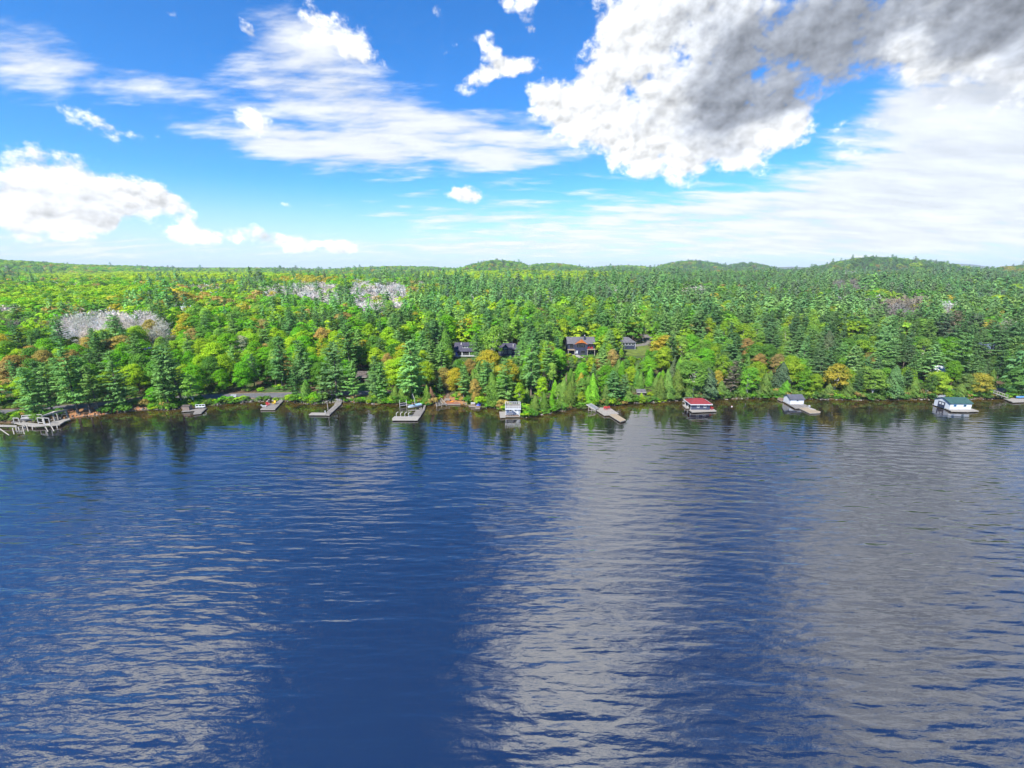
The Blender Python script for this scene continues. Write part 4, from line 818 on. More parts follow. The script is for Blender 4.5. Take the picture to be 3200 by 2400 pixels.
# seats on the needle-strewn bank
def frame_bench(name, label, a, b_, m, h=.85):
    p, q = on_ground(*a), on_ground(*b_); t = thing(name, label, 'bench', (p + q) / 2); d = (q - p) / np.linalg.norm(q - p); n_ = np.array([-d[1], d[0], 0.])
    z0 = min(p[2], q[2]); 
    for e in (p, q):
        MB().beam(e + n_ * -.35, e + n_ * -.3 + [0, 0, .62], .11).build('leg', m, t); MB().beam(e + n_ * .35, e + n_ * .5 + [0, 0, h + .35], .11).build('leg', m, t)
        MB().beam(e + n_ * -.42 + [0, 0, .62], e + n_ * .42 + [0, 0, .62], .12, .05).build('armrest', m, t)
    for k in (-.22, 0., .22): MB().beam(p + n_ * k + [0, 0, .43], q + n_ * k + [0, 0, .43], .17, .05).build('seat_slat', m, t)
    for k in (.2, .45, .7): MB().beam(p + n_ * (.3 + k * .2) + [0, 0, .43 + k], q + n_ * (.3 + k * .2) + [0, 0, .43 + k], .05, .13).build('back_slat', m, t)
    return t
frame_bench('garden_bench', 'bleached wooden bench on the bank right of the pavilion', A(1790, 560), A(1930, 545), 'bleached_wood')
frame_bench('garden_bench', 'dark brown bench on the bank nearer the pale pine trunk', A(1990, 480), A(2120, 455), 'red_brown_boards')
def rock_mesh(seed, m):
    r = np.random.default_rng(seed); bm = bmesh.new(); bmesh.ops.create_icosphere(bm, subdivisions=2, radius=1.0); k = r.normal(size=(6, 3)); s = np.array([1, r.uniform(.7, 1), r.uniform(.45, .7)])
    for v in bm.verts:
        c = np.array(v.co); d = 1 + sum(.10 * np.sin(c @ kk * 2.2 + i) for i, kk in enumerate(k)); v.co = Vector(c * d * s)
    me = bpy.data.meshes.new('boulder'); bm.to_mesh(me); bm.free(); me.materials.append(MAT[m]); return me
RM = [rock_mesh(i, 'pale_rock' if i % 2 else 'rock') for i in range(6)]
Z7 = zc(0, 1180, 3.95)
for k, (zx, zy, r, lb) in enumerate([(1060, 400, .75, 'pale boulder between the two left pine trunks on the bank'), (1190, 382, .7, 'pale boulder right of the slim middle pine trunk'), (1205, 403, .6, 'flat pale boulder in front of the bank boulders'), (1135, 410, .5, 'small pale boulder at the foot of the slim pine trunk'), (1485, 348, .9, 'largest pale boulder on the bank, right of the third pine trunk')]):
    o = bpy.data.objects.new('boulder', RM[(2 * k + 1) % 6]); COL.objects.link(o); g = on_ground(*Z7(zx, zy)); o.location = (g[0], g[1], g[2] + r * .25); o.scale = (r, r, r); o.rotation_euler = (0, 0, k * 1.3); tag(o, lb, 'boulder', 'boulders on the bank')
def stones(name, label, spans, seed):
    """loose stones along the water line, too many and small to pick apart"""
    r = np.random.default_rng(seed); V, F = [], []; bm = bmesh.new(); bmesh.ops.create_icosphere(bm, subdivisions=1, radius=1.0); bv = np.array([v.co[:] for v in bm.verts]); bf = np.array([[v.index for v in f.verts] for f in bm.faces]); bm.free(); o = 0
    for (p0, p1, n_, s0, s1, r0, r1) in spans:
        for i in range(n_):
            px = r.uniform(p0, p1); X0 = ray_plane(px, 1268)[0]; s = r.uniform(s0, s1); Y0 = float(shoreY(X0)) + s; rad = r.uniform(r0, r1) * (1.5 if r.random() < .12 else 1)
            q = bv * (1 + .22 * r.normal(size=(len(bv), 1))) * np.array([1, r.uniform(.7, 1), r.uniform(.5, .8)]) * rad; a = r.uniform(0, 6.28); q = q @ np.array([[math.cos(a), -math.sin(a), 0], [math.sin(a), math.cos(a), 0], [0, 0, 1]])
            V.append(q + [X0, Y0, max(gz(X0, Y0), -.2) + rad * .2]); F.append(bf + o); o += len(bv)
    me = np_mesh(name, np.concatenate(V), np.concatenate(F), ['rock', 'pale_rock'], r.integers(0, 2, sum(len(f) for f in F) // 20).repeat(20))
    ob = bpy.data.objects.new(name, me); COL.objects.link(ob); tag(ob, label, 'stones', kind='stuff')
stones('shore_stones', 'grey stones lining the water edge below the banks', [(205, 600, 300, -.4, .7, .16, .36), (660, 860, 140, -.4, .6, .16, .36), (940, 1180, 200, -.5, 1.5, .16, .36), (1370, 1470, 60, -.3, .6, .16, .3), (1470, 1760, 70, -.4, .3, .16, .34), (1900, 2420, 70, -.4, .3, .16, .4), (2420, 3220, 120, -.4, .3, .16, .36), (860, 950, 50, -.4, 1.2, .16, .36)], 5)

# ------------------------------------------------------------------ brown box dock, and dock with red and yellow chairs
Bz = zc(540, 1230, 5.821)
dock('box_dock', 'small grey dock with a tongue reaching into the water below the bushes', [[Bz(160, 322), Bz(430, 300), Bz(430, 268), Bz(200, 285)], [Bz(372, 368), Bz(515, 354), Bz(622, 256), Bz(470, 250), Bz(420, 290)]], ['grey_boards_along', 'grey_boards'], .5)
p = W(Bz(178, 303), .5); q = W(Bz(318, 296), .5); wdt = q[0] - p[0]
t = thing('dock_box', 'brown wooden shed box with sloping lid on the small dock', 'shed', (p[0], p[1], .5))
gable_walls(p[0], p[0] + wdt, p[1], p[1] + 1.7, .52, 1.9, .35).build('wall', 'box_siding', t); gable_roof(p[0], p[0] + wdt, p[1], p[1] + 1.7, 1.92, .35, .15, .08).build('roof', 'brown_roof', t)
MB().box(p[0] + wdt * .3, p[0] + wdt * .7, p[1] - .04, p[1] - .005, .6, 1.75).build('door', 'box_siding', t)
p, q = W(Bz(425, 268), .5), W(Bz(592, 262), .5)
t = thing('dock_bench', 'white double-railed bench at the back of the small dock', 'bench', (p + q) / 2)
for k in range(4): e = p + (q - p) * k / 3; MB().beam(e, e + [0, 0, 1.35], .14).build('post', 'white_paint', t)
for zz in (.62, 1.3): MB().beam(p + [0, 0, zz], q + [0, 0, zz], .12, .16).build('rail', 'white_paint', t)
MB().beam(p + [0, -.35, .55], q + [0, -.35, .55], .6, .08).build('seat', 'white_paint', t)
dock('chair_dock', 'grey floating dock angled out from the bank with bright chairs on it', [[Bz(1593, 284), Bz(1858, 284), Bz(2012, 122), Bz(1945, 112), Bz(1850, 178), Bz(1722, 178)]], 'grey_boards', .5)
chair('red_plastic', W(Bz(1732, 215), .52), 60, 'red chair on the angled dock beside the yellow one')
chair('yellow_plastic', W(Bz(1843, 192), .52), -20, 'yellow chair on the angled dock')
p = W(Bz(1680, 240), .52)
t = thing('lounger', 'low white lounger at the outer corner of the angled dock', 'lounger', p)
MB().slab([(p[0] - .9, p[1] - .35, .85), (p[0] + .5, p[1] - .35, .85), (p[0] + .5, p[1] + .35, .85), (p[0] - .9, p[1] + .35, .85)], .07).build('seat', 'white_paint', t); MB().slab([(p[0] - .9, p[1] - .35, .86), (p[0] - .9, p[1] + .35, .86), (p[0] - 1.4, p[1] + .35, 1.35), (p[0] - 1.4, p[1] - .35, 1.35)], .06).build('backrest', 'white_paint', t)
for a in (-.8, .4):
    for c in (-.3, .3): MB().box(p[0] + a - .04, p[0] + a + .04, p[1] + c - .04, p[1] + c + .04, .52, .79).build('leg', 'white_paint', t)
t = frame_bench('roadside_bench', 'white wooden bench on the grass between road and bushes', Bz(1060, 78), Bz(1150, 78), 'white_paint')

# ------------------------------------------------------------------ L-shaped dock with pole
E = zc(940, 1200, 9.217)
dock('angled_dock', 'weathered grey L-shaped dock with a long ramp to the stony bank', [[E(705, 880), E(822, 888), E(1140, 592), E(972, 598), E(720, 830)], [E(232, 878), E(312, 822), E(728, 826), E(702, 882)], [E(960, 592), E(1150, 588), E(1195, 480), E(1010, 500)]], ['grey_boards', 'pale_boards', 'grey_boards_along'], .5)
p = W(E(803, 850), .5)
o = MB().pipe([(p[0], p[1], -1.5), (p[0] - .15, p[1] + .2, 2.2), (p[0] - .35, p[1] + .5, 4.2)], [.13, .12, .09], 8).build('mooring_pole', 'bleached_wood'); tag(o, 'tall slanting bleached pole at the bend of the L-shaped dock', 'pole')
p = W(E(706, 828), .5)
t = thing('dock_bollard', 'short white capped bollard at the bend of the L-shaped dock', 'bollard', p); MB().pipe([(p[0], p[1], .4), (p[0], p[1], 1.05)], .13, 8).build('post', 'white_paint', t); MB().pipe([(p[0], p[1], 1.05), (p[0], p[1], 1.2)], [.2, .17], 8).build('cap', 'white_paint', t)
p, q = W(E(1045, 505), .6), W(E(1188, 500), .6)
t = thing('landing_rail', 'pale blue-grey railing at the shore end of the L-shaped dock', 'railing', (p + q) / 2)
for k in range(3): e = p + (q - p) * k / 2; MB().beam(e, e + [0, 0, .85 if k else 1.1], .11).build('post', 'grey_plastic', t)
for zz in (.4, .8): MB().beam(p + [0, 0, zz], q + [0, 0, zz], .09).build('rail', 'grey_plastic', t)
for k, (a, b_, lb) in enumerate([((830, 560), (890, 430), 'driftwood log propped among stones left of the dock landing'), ((1230, 495), (1490, 492), 'long driftwood log lying right of the dock landing'), ((700, 560), (800, 520), 'short driftwood log lying on the stones by the pole'), ((1310, 420), (1440, 450), 'thin driftwood branch lying on the bank right of the railing')]):
    g, h = on_ground(*E(*a)), on_ground(*E(*b_)); o = MB().pipe([g + [0, 0, .2], h + [0, 0, .45]], [.16, .10], 7).build('driftwood_log', 'bleached_wood'); tag(o, lb, 'log', 'driftwood by the L-shaped dock')

# ------------------------------------------------------------------ dock with four white hooks, lift and boat
Fz = zc(1200, 1200, 9.217)
dock('hook_dock', 'broad weathered dock with an arm to shore and four curved white hooks', [[Fz(238, 1030), Fz(238, 990), Fz(302, 928), Fz(1050, 928), Fz(968, 1030)], [Fz(815, 930), Fz(925, 755), Fz(1150, 760), Fz(1045, 930)], [Fz(1098, 762), Fz(1165, 560), Fz(1212, 575), Fz(1160, 762)]], ['pale_boards', 'grey_boards_along', 'grey_boards_along'], .55)
for k, (zx, zy) in enumerate(((362, 938), (486, 940), (606, 940), (712, 938))):
    p = W(Fz(zx, zy), .55); t = thing('dock_hook', ['leftmost', 'second from left', 'third from left', 'rightmost'][k] + ' of the four curved white hooks on the broad dock', 'dock hook', p, 'four white hooks on the broad dock')
    r = .09
    MB().pipe([p, p + [-.05, 0, .75], p + [0, .05, 1.1], p + [.28, .2, 1.42], p + [.62, .3, 1.5]], [r] * 5, 7).build('hook', 'white_metal', t); MB().box(p[0] - .2, p[0] + .2, p[1] - .2, p[1] + .2, .565, .62).build('base_plate', 'grey_metal', t)
p, q = W(Fz(455, 635), .5), W(Fz(650, 610), .5)
t = thing('boat_lift', 'white two-post boat lift with dark panels behind the hook dock', 'boat lift', (p + q) / 2)
for e in (p, q): MB().beam(e + [0, 0, -1.5], e + [0, 0, 2.1], .14).build('lift_post', 'white_metal', t)
for zz in (.1, .95): MB().beam(p + [0, 0, zz], q + [0, 0, zz], .13).build('cross_bar', 'white_metal', t)
for k in range(3):
    a, b_ = p + (q - p) * (k / 3 + .06), p + (q - p) * ((k + 1) / 3 - .03); MB().slab([a + [0, .03, .17], b_ + [0, .03, .17], b_ + [0, .06, .88], a + [0, .06, .88]], .04).build('panel', 'navy_siding', t)
for (a, b_) in (((655, 600), (900, 600)), ((660, 490), (930, 530)), ((655, 640), (880, 605))): MB().beam(W(Fz(*a), .8), W(Fz(*b_), .8), .12).build('side_rail', 'bleached_wood', t)
def boat(name, label, stern, bow, width, z, cover, hull='boat_white', h=.75, windshield=True):
    s_, b_ = np.array(stern), np.array(bow); d = b_ - s_; L = np.linalg.norm(d); d = d / L; n_ = np.array([-d[1], d[0], 0]); t = thing(name, label, 'boat', (s_ + b_) / 2)
    V = []; K = 10
    for i in range(K + 1):
        f = i / K; wd = width / 2 * (1 - max(0, f - .45) ** 2.1 * 3.3); c0 = s_ + d * L * f; up = .28 * f ** 3
        for a, hz in ((-1, h + up), (-.88, h * .4 + up), (-.3, .02 + up * 1.2), (.3, .02 + up * 1.2), (.88, h * .4 + up), (1, h + up)): V.append(c0 + n_ * a * max(wd, .05) + np.array([0, 0, hz + z]))
    F = [(i * 6 + k, i * 6 + k + 1, (i + 1) * 6 + k + 1, (i + 1) * 6 + k) for i in range(K) for k in range(5)] + [(5, 4, 3, 2, 1, 0)]
    MB().add(V, F).build('hull', hull, t)
    Vd = []
    for i in range(K + 1):
        a, c = np.array(V[i * 6]), np.array(V[i * 6 + 5]); m_ = (a + c) / 2 + [0, 0, .14 if cover else -.1]
        Vd += [a, m_, c]
    MB().add(Vd, [(i * 3 + k, i * 3 + k + 1, (i + 1) * 3 + k + 1, (i + 1) * 3 + k) for i in range(K) for k in range(2)]).build('cover' if cover else 'deck', cover or 'boat_cover', t)
    rb = MB()
    for k in (0, 5): rb.pipe([V[i * 6 + k] for i in range(K + 1)], .05, 5)
    rb.build('rub_rail', 'white_metal', t)
    if windshield:
        c0 = s_ + d * L * .55; wd = width * .36
        MB().slab([c0 - n_ * wd + [0, 0, z + h], c0 + n_ * wd + [0, 0, z + h], c0 + n_ * wd - d * .25 + [0, 0, z + h + .45], c0 - n_ * wd - d * .25 + [0, 0, z + h + .45]], .03).build('windshield', 'window_glass', t)
    return t
bt = boat('motor_boat', 'white and pale blue motor boat raised on the lift beside the dock', W(Fz(1060, 625), .9), W(Fz(690, 720), .9), 1.9, .9 - .9, None, h=.8)
p = W(Fz(905, 610), .9)
o = MB().pipe([(p[0], p[1], .3), p + np.array([-.35, .3, 2.4]), p + np.array([-.95, .6, 4.0])], [.09, .08, .06], 7).build('lift_pole', 'white_metal'); tag(o, 'slanting white pole standing up beside the motor boat', 'pole')
cr = thing('boat_cradle', 'pale timber cradle under the motor boat', 'cradle', W(Fz(950, 690), 0))
for (a, b_, za, zb) in (((690, 765), (1050, 745), .35, .4), ((930, 640), (1075, 735), .5, .4), ((1040, 570), (1085, 735), .9, .4)): MB().beam(W(Fz(*a), za), W(Fz(*b_), zb), .16).build('beam', 'bleached_wood', cr)
for zx, zy in ((700, 765), (1045, 745), (1080, 735), (950, 640)): e = W(Fz(zx, zy), .4); MB().beam(e + [0, 0, -1.5], e + [0, 0, .2], .14).build('post', 'bleached_wood', cr)
chair('red_plastic', on_ground(*Fz(975, 535)), 15, 'red chair on the bare bank behind the motor boat', 1.45)

# ------------------------------------------------------------------ slatted frame, table, kayak
P4 = [W(Fz(1440, 345), 2.0), W(Fz(1565, 325), 2.0), W(Fz(1790, 580), .9), W(Fz(1515, 645), .9), W(Fz(1430, 580), .9)]
a_, b_, c_, d_ = W(Fz(1450, 345), 1.9), W(Fz(1565, 325), 1.9), W(Fz(1795, 575), .8), W(Fz(1515, 640), .8)
t = thing('slatted_frame', 'tilted grey slatted dock frame leaning on the bank', 'dock frame', (a_ + c_) / 2)
for (u_, v_) in ((a_, b_), (b_, c_), (c_, d_), (d_, a_)): MB().beam(u_, v_, .14, .2).build('frame_beam', 'bleached_wood', t)
for k in range(1, 14):
    f = k / 14; MB().beam(a_ + (d_ - a_) * f, b_ + (c_ - b_) * f, .13, .05).build('slat', 'bleached_wood', t)
for k in (1, 2): f = k / 3; MB().beam(a_ + (b_ - a_) * f - [0, 0, .1], d_ + (c_ - d_) * f - [0, 0, .1], .1, .12).build('joist', 'grey_post', t)
for e in (c_, d_, (c_ + d_) / 2): MB().beam(e + [0, 0, -2.0], e, .12).build('leg', 'bleached_wood', t)
g = on_ground(*Fz(1820, 500)); t = thing('picnic_table', 'grey wooden picnic table on the bank above the orange kayak', 'table', g)
for k in range(5): MB().box(g[0] - 1.0, g[0] + 1.0, g[1] - .5 + k * .2, g[1] - .33 + k * .2, g[2] + .76, g[2] + .81).build('table_board', 'bleached_wood', t)
for s in (-1, 1):
    MB().box(g[0] - 1.0, g[0] + 1.0, g[1] + s * .85 - .14, g[1] + s * .85 + .14, g[2] + .44, g[2] + .49).build('seat', 'bleached_wood', t)
    for x_ in (-.75, .75): MB().beam((g[0] + x_, g[1] + s * .8, g[2] - .1), (g[0] + x_, g[1] + s * .3, g[2] + .76), .1).build('leg', 'bleached_wood', t)
t = dock('low_landing', 'low red-brown landing at the stony bank right of the slatted frame', [[Fz(1790, 575), Fz(1800, 510), Fz(2170, 515), Fz(2200, 575)]], 'red_brown_boards', .45, posts=False)
def kayak(name, label, p, L, rz, m, w=.42, h=.24, z=0.0):
    V = []; K = 10; c, s = math.cos(R(rz)), math.sin(R(rz))
    for i in range(K + 1):
        f = i / K * 2 - 1; k = max(.04, (1 - abs(f) ** 2.2))
        for a in range(8):
            th = a / 8 * 6.283; x_ = f * L / 2; y_ = math.cos(th) * w * k; zz = math.sin(th) * h * (k ** .7) + .18 * f * f + h
            V.append((p[0] + x_ * c - y_ * s, p[1] + x_ * s + y_ * c, p[2] + zz + z))
    t = thing(name, label, 'kayak', p)
    MB().add(V, [(i * 8 + k, i * 8 + (k + 1) % 8, (i + 1) * 8 + (k + 1) % 8, (i + 1) * 8 + k) for i in range(K) for k in range(8)] + [tuple(range(7, -1, -1)), tuple(range(80, 88))]).build('hull', m, t, smooth=True)
    MB().pipe([(p[0], p[1], p[2] + 2 * h - .03 + z), (p[0], p[1], p[2] + 2 * h + .05 + z)], [w * .72, w * .62], 10).build('cockpit_rim', 'dark_post', t)
    return t
kayak('kayak', 'bright orange kayak lying on the red-brown landing', W(Fz(1925, 525), .46), 2.6, 3, 'orange_plastic', .5)

# ------------------------------------------------------------------ small blue sheds and tarp
Hz = zc(1440, 1200, 9.217)
dock('shed_dock', 'low dark brown dock in front of the small blue sheds', [[Hz(228, 632), Hz(250, 612), Hz(470, 610), Hz(440, 650)], [Hz(418, 692), Hz(550, 692), Hz(575, 628), Hz(450, 628)]], 'brown_boards', .4)
for k, (zx0, zx1, zy, lb) in enumerate(((402, 492, 562, 'narrow pale blue shed with white trim, left of the pair'), (512, 602, 588, 'narrow pale blue shed with white trim, right of the pair'))):
    p, q = on_ground(*Hz(zx0, zy)), on_ground(*Hz(zx1, zy)); w_ = q[0] - p[0]; y0 = p[1]; hgt = 1.65 if k == 0 else 1.35; z0 = p[2] - .1
    t = thing('bathing_shed', lb, 'shed', (p[0], y0, z0), 'two small blue sheds')
    xm = p[0] + w_ / 2
    V = [(p[0], y0, z0), (q[0], y0, z0), (q[0], y0 + 1.6, z0), (p[0], y0 + 1.6, z0), (p[0], y0, z0 + hgt), (q[0], y0, z0 + hgt), (q[0], y0 + 1.6, z0 + hgt), (p[0], y0 + 1.6, z0 + hgt), (xm, y0, z0 + hgt + .5), (xm, y0 + 1.6, z0 + hgt + .5)]
    MB().add(V, [(0, 1, 5, 8, 4), (2, 3, 7, 9, 6), (1, 2, 6, 5), (3, 0, 4, 7), (0, 3, 2, 1)]).build('wall', 'blue_grey_siding', t)
    b = MB(); zr = z0 + hgt
    b.slab([(p[0] - .12, y0 - .12, zr - .1), (xm, y0 - .12, zr + .55), (xm, y0 + 1.7, zr + .55), (p[0] - .12, y0 + 1.7, zr - .1)], .07); b.slab([(q[0] + .12, y0 - .12, zr - .1), (xm, y0 - .12, zr + .555), (xm, y0 + 1.7, zr + .555), (q[0] + .12, y0 + 1.7, zr - .1)], .07)
    b.build('roof', 'white_paint', t)
    for xx in (p[0], q[0]): MB().box(xx - .07, xx + .07, y0 - .04, y0 + .03, z0, zr - .02).build('corner_trim', 'white_paint', t)
    MB().box(xm - .3, xm + .3, y0 - .03, y0 - .004, z0 + .1, zr - .1).build('door', 'grey_plastic', t)
p = on_ground(*Hz(515, 614)); r = np.random.default_rng(3); V = []
for j in range(9):
    for i in range(9):
        u_, v_ = i / 8 * 2 - 1, j / 8 * 2 - 1; V.append((p[0] + u_ * .75, p[1] + v_ * .75, p[2] - .1 + 1.1 * max(0, (1 - max(abs(u_), abs(v_)) ** 3)) * (.8 + .25 * math.sin(3 * u_ + 2 * v_)) + .05 * r.normal()))
o = mesh_obj('tarpaulin', V, [tuple(f) for f in grid_faces(9, 9)], 'blue_tarp', smooth=True); tag(o, 'violet-blue tarpaulin draped over a heap before the sheds', 'tarp')
p, q = W(Hz(292, 612), .45), W(Hz(412, 612), .45)
t = thing('dock_chest', 'cream chest with brown front panel left of the blue tarpaulin', 'chest', p); MB().box(p[0], q[0], p[1], p[1] + .9, .42, 1.15).build('body', 'bleached_wood', t); MB().box(p[0] + .22, q[0] - .1, p[1] - .03, p[1] - .003, .52, 1.0).build('front_panel', 'brown_boards', t); MB().box(p[0] - .05, q[0] + .05, p[1] - .06, p[1] + .95, 1.155, 1.24).build('lid', 'white_paint', t)

# ------------------------------------------------------------------ grey-blue boathouse with roof deck
p, q = W(Hz(1300, 885), .6), W(Hz(1702, 878), .6); x0, x1, y0 = p[0], q[0], p[1]; y1 = y0 + 4.6
dock('boathouse_dock', 'pale dock beside and in front of the grey-blue boathouse', [[Hz(1290, 930), Hz(1700, 930), Hz(1705, 880), Hz(1290, 880)], [Hz(1135, 955), Hz(1110, 798), Hz(1282, 795), Hz(1288, 950)]], ['brown_boards', 'pale_boards'], .55)
t = thing('boathouse', 'grey-blue boathouse with white trim and a railed roof deck', 'boathouse', ((x0 + x1) / 2, y0, 0))
zt = 2.75
MB().box(x0, x1, y0, y1, .3, zt).build('wall', 'blue_grey_siding', t)
for xx in (x0, x1): MB().box(xx - .12, xx + .12, y0 - .05, y0 + .1, .4, zt).build('corner_trim', 'white_paint', t)
rf = MB().box(x0 - .25, x1 + .3, y0 - .35, y1 + .2, zt, zt + .14).build('roof_deck', 'grey_boards', t)
MB().box(x0 - .28, x1 + .33, y0 - .42, y0 - .34, zt - .28, zt + .18).build('fascia', 'white_paint', rf)
for (ya, lab) in ((y0 - .3, 'f'), (y1 + .1, 'b')):
    MB().box(x0 - .2, x1 + .25, ya - .05, ya + .05, zt + .92, zt + 1.02).build('railing', 'white_paint', t)
    n_ = 8
    for k in range(n_ + 1): xx = x0 - .18 + (x1 - x0 + .4) * k / n_; MB().box(xx - .05, xx + .05, ya - .04, ya + .04, zt + .15, zt + .92).build('railing_post', 'white_paint', t)
    MB().box(x0 - .2, x1 + .25, ya - .03, ya + .03, zt + .5, zt + .56).build('railing', 'white_paint', t)
for xa in (x0 - .2, x1 + .22): MB().box(xa - .05, xa + .05, y0 - .25, y1 + .05, zt + .92, zt + 1.02).build('railing', 'white_paint', t)
m_ = (x1 - x0) / 402.0
window(t, x0 + 100 * m_, x0 + 166 * m_, y0, 1.75, 2.45)
sa, sb = np.array([x0 + 190 * m_, y0 - .1, 2.6]), np.array([x0 + 400 * m_, y0 - .1, .62])
for dy in (-.08, -.72): MB().beam(sa + [0, dy, 0], sb + [0, dy, 0], .06, .24).build('stair_stringer', 'white_paint', t)
for j in range(9): e = sa + (sb - sa) * (j + .5) / 9; MB().box(e[0] - .13, e[0] + .13, y0 - .8, y0 - .2, e[2] - .02, e[2] + .02).build('stair_tread', 'grey_boards', t)
MB().box(x0 + 300 * m_, x0 + 370 * m_, y0 - .02, y0 - .002, .6, 2.3).build('door', 'white_paint', t)
chair('grey_plastic', (x0 + 95 * m_, y0 - .75, .57), 180, 'left of two grey chairs against the grey-blue boathouse', 1.2)
chair('grey_plastic', (x0 + 155 * m_, y0 - .75, .57), 180, 'right of two grey chairs against the grey-blue boathouse', 1.2)
OCC.append(((x0 + x1) / 2, y0 + 2, 5.0))

# ------------------------------------------------------------------ dock with ramp and two red chairs
Jz = zc(1800, 1220, 4.809)
dock('ramp_dock', 'wide pale dock with a narrow tongue and two red chairs', [[Jz(300, 288), Jz(362, 256), Jz(512, 262), Jz(642, 346), Jz(430, 372)], [Jz(498, 362), Jz(600, 350), Jz(752, 442), Jz(668, 468)]], ['pale_boards', 'new_boards'], .55)
a_, b_, c_, d_ = W(Jz(155, 214), 2.2), W(Jz(228, 196), 2.2), W(Jz(348, 272), .75), W(Jz(292, 296), .75)
t = thing('gangway', 'sloping slatted grey gangway on stilts left of the pale dock', 'ramp', (a_ + c_) / 2)
for (u_, v_) in ((a_, d_), (b_, c_)): MB().beam(u_, v_, .16, .22).build('side_beam', 'grey_post', t)
for k in range(12): f = (k + .5) / 12; MB().beam(a_ + (d_ - a_) * f + [0, 0, .08], b_ + (c_ - b_) * f + [0, 0, .08], .26, .05).build('tread', 'grey_metal', t)
for k, e in enumerate((a_ + (d_ - a_) * .25, a_ + (d_ - a_) * .6, d_, b_ + (c_ - b_) * .3, b_ + (c_ - b_) * .7)): MB().beam((e[0], e[1], -1.5), e, .12).build('stilt', 'bleached_wood', t)
u_, v_ = a_ + (d_ - a_) * .25, d_
MB().beam((u_[0], u_[1], .35), (v_[0], v_[1], .35), .1).build('brace', 'bleached_wood', t); MB().beam((u_[0], u_[1], 1.5), (v_[0], v_[1], .25), .1).build('brace', 'bleached_wood', t)
chair('red_plastic', W(Jz(441, 284), .58), 170, 'left of the two red chairs on the pale dock with a tongue', 1.35)
chair('red_plastic', W(Jz(480, 282), .58), 190, 'right of the two red chairs on the pale dock with a tongue', 1.35)

# ------------------------------------------------------------------ red-roofed boathouse
p, q = W(Jz(1730, 290), .55), W(Jz(2005, 287), .55); x0, x1, y0 = p[0], q[0], p[1]; y1 = y0 + 5.4
dock('boathouse_dock', 'pale dock skirt around the red-roofed boathouse', [[Jz(1748, 322), Jz(2112, 306), Jz(2022, 250), Jz(1985, 262), Jz(2008, 292), Jz(1700, 288)]], 'pale_boards', .55)
dock('boathouse_dock', 'short dock behind the open left end of the red-roofed boathouse', [[Jz(1602, 216), Jz(1650, 260), Jz(1705, 262), Jz(1660, 216)]], 'pale_boards', .5)
t = thing('boathouse', 'slate-blue boathouse with red hipped roof standing over the water', 'boathouse', ((x0 + x1) / 2, y0, 0))
ze = 2.55
MB().box(x0 + 1.2, x1, y0, y1, .3, ze).build('wall', 'slate_siding', t)
MB().box(x0 - .1, x0 + 1.2, y0, y0 + .15, .3, ze).build('front_return', 'slate_siding', t)
MB().box(x0 - .1, x0 + 1.2, y1 - .15, y1, .3, ze).build('rear_return', 'slate_siding', t)
for yy in (y0 + .1, (y0 + y1) / 2, y1 - .1): MB().box(x0 - .2, x0 - .02, yy - .09, yy + .09, -.8, ze).build('post', 'white_paint', t)
rf = hip_roof(x0, x1, y0, y1, ze + .12, 1.35, 2.4, .55).build('roof', 'red_roof', t)
b = MB(); e = .62
b.box(x0 - e, x1 + e, y0 - e, y0 - e + .06, ze - .16, ze + .14).box(x0 - e, x0 - e + .06, y0 - e + .07, y1 + e, ze - .16, ze + .14).box(x1 + e - .06, x1 + e, y0 - e + .07, y1 + e, ze - .16, ze + .14)
b.build('fascia', 'white_paint', rf)
L = x1 - x0
for f in (.30, .66): window(t, x0 + L * f, x0 + L * f + .85, y0, 1.25, 2.2, 2)
MB().box(x0 + L * .9, x0 + L * .98, y0 - .03, y0 - .004, 2.0, 2.15).build('name_board', 'white_paint', t)
chair('red_plastic', W(Jz(2030, 282), .58), 120, 'red chair on the dock at the right end of the red-roofed boathouse', 1.3)
p = W(Jz(1660, 150), 1.2)
t = thing('dock_railing', 'grey railing and gate behind the red-roofed boathouse', 'railing', p)
rp = [W(Jz(zx, zy), .6) for zx, zy in ((1620, 158), (1695, 160), (1745, 152))]
for e in rp: MB().beam(e, e + [0, 0, 1.3], .1).build('post', 'grey_metal', t)
for u_, v_ in ((rp[0], rp[1]), (rp[1], rp[2])):
    for zz in (.7, 1.25): MB().beam(u_ + [0, 0, zz], v_ + [0, 0, zz], .08).build('rail', 'grey_metal', t)
dock('boathouse_walkway', 'narrow grey walkway from bank to red-roofed boathouse', [[Jz(1600, 160), Jz(1640, 175), Jz(1720, 172), Jz(1690, 150)]], 'grey_boards', .6)
p = W((2287, 1271), 0); t = thing('mooring_buoy', 'tiny white and red buoy floating right of the red-roofed boathouse', 'buoy', p); MB().pipe([p + [0, 0, -.15], p + [0, 0, .05], p + [0, 0, .28]], [.12, .26, .16], 8).build('float', 'white_paint', t); MB().pipe([p + [0, 0, .285], p + [0, 0, .42]], [.14, .05], 8).build('cap', 'red_plastic', t)

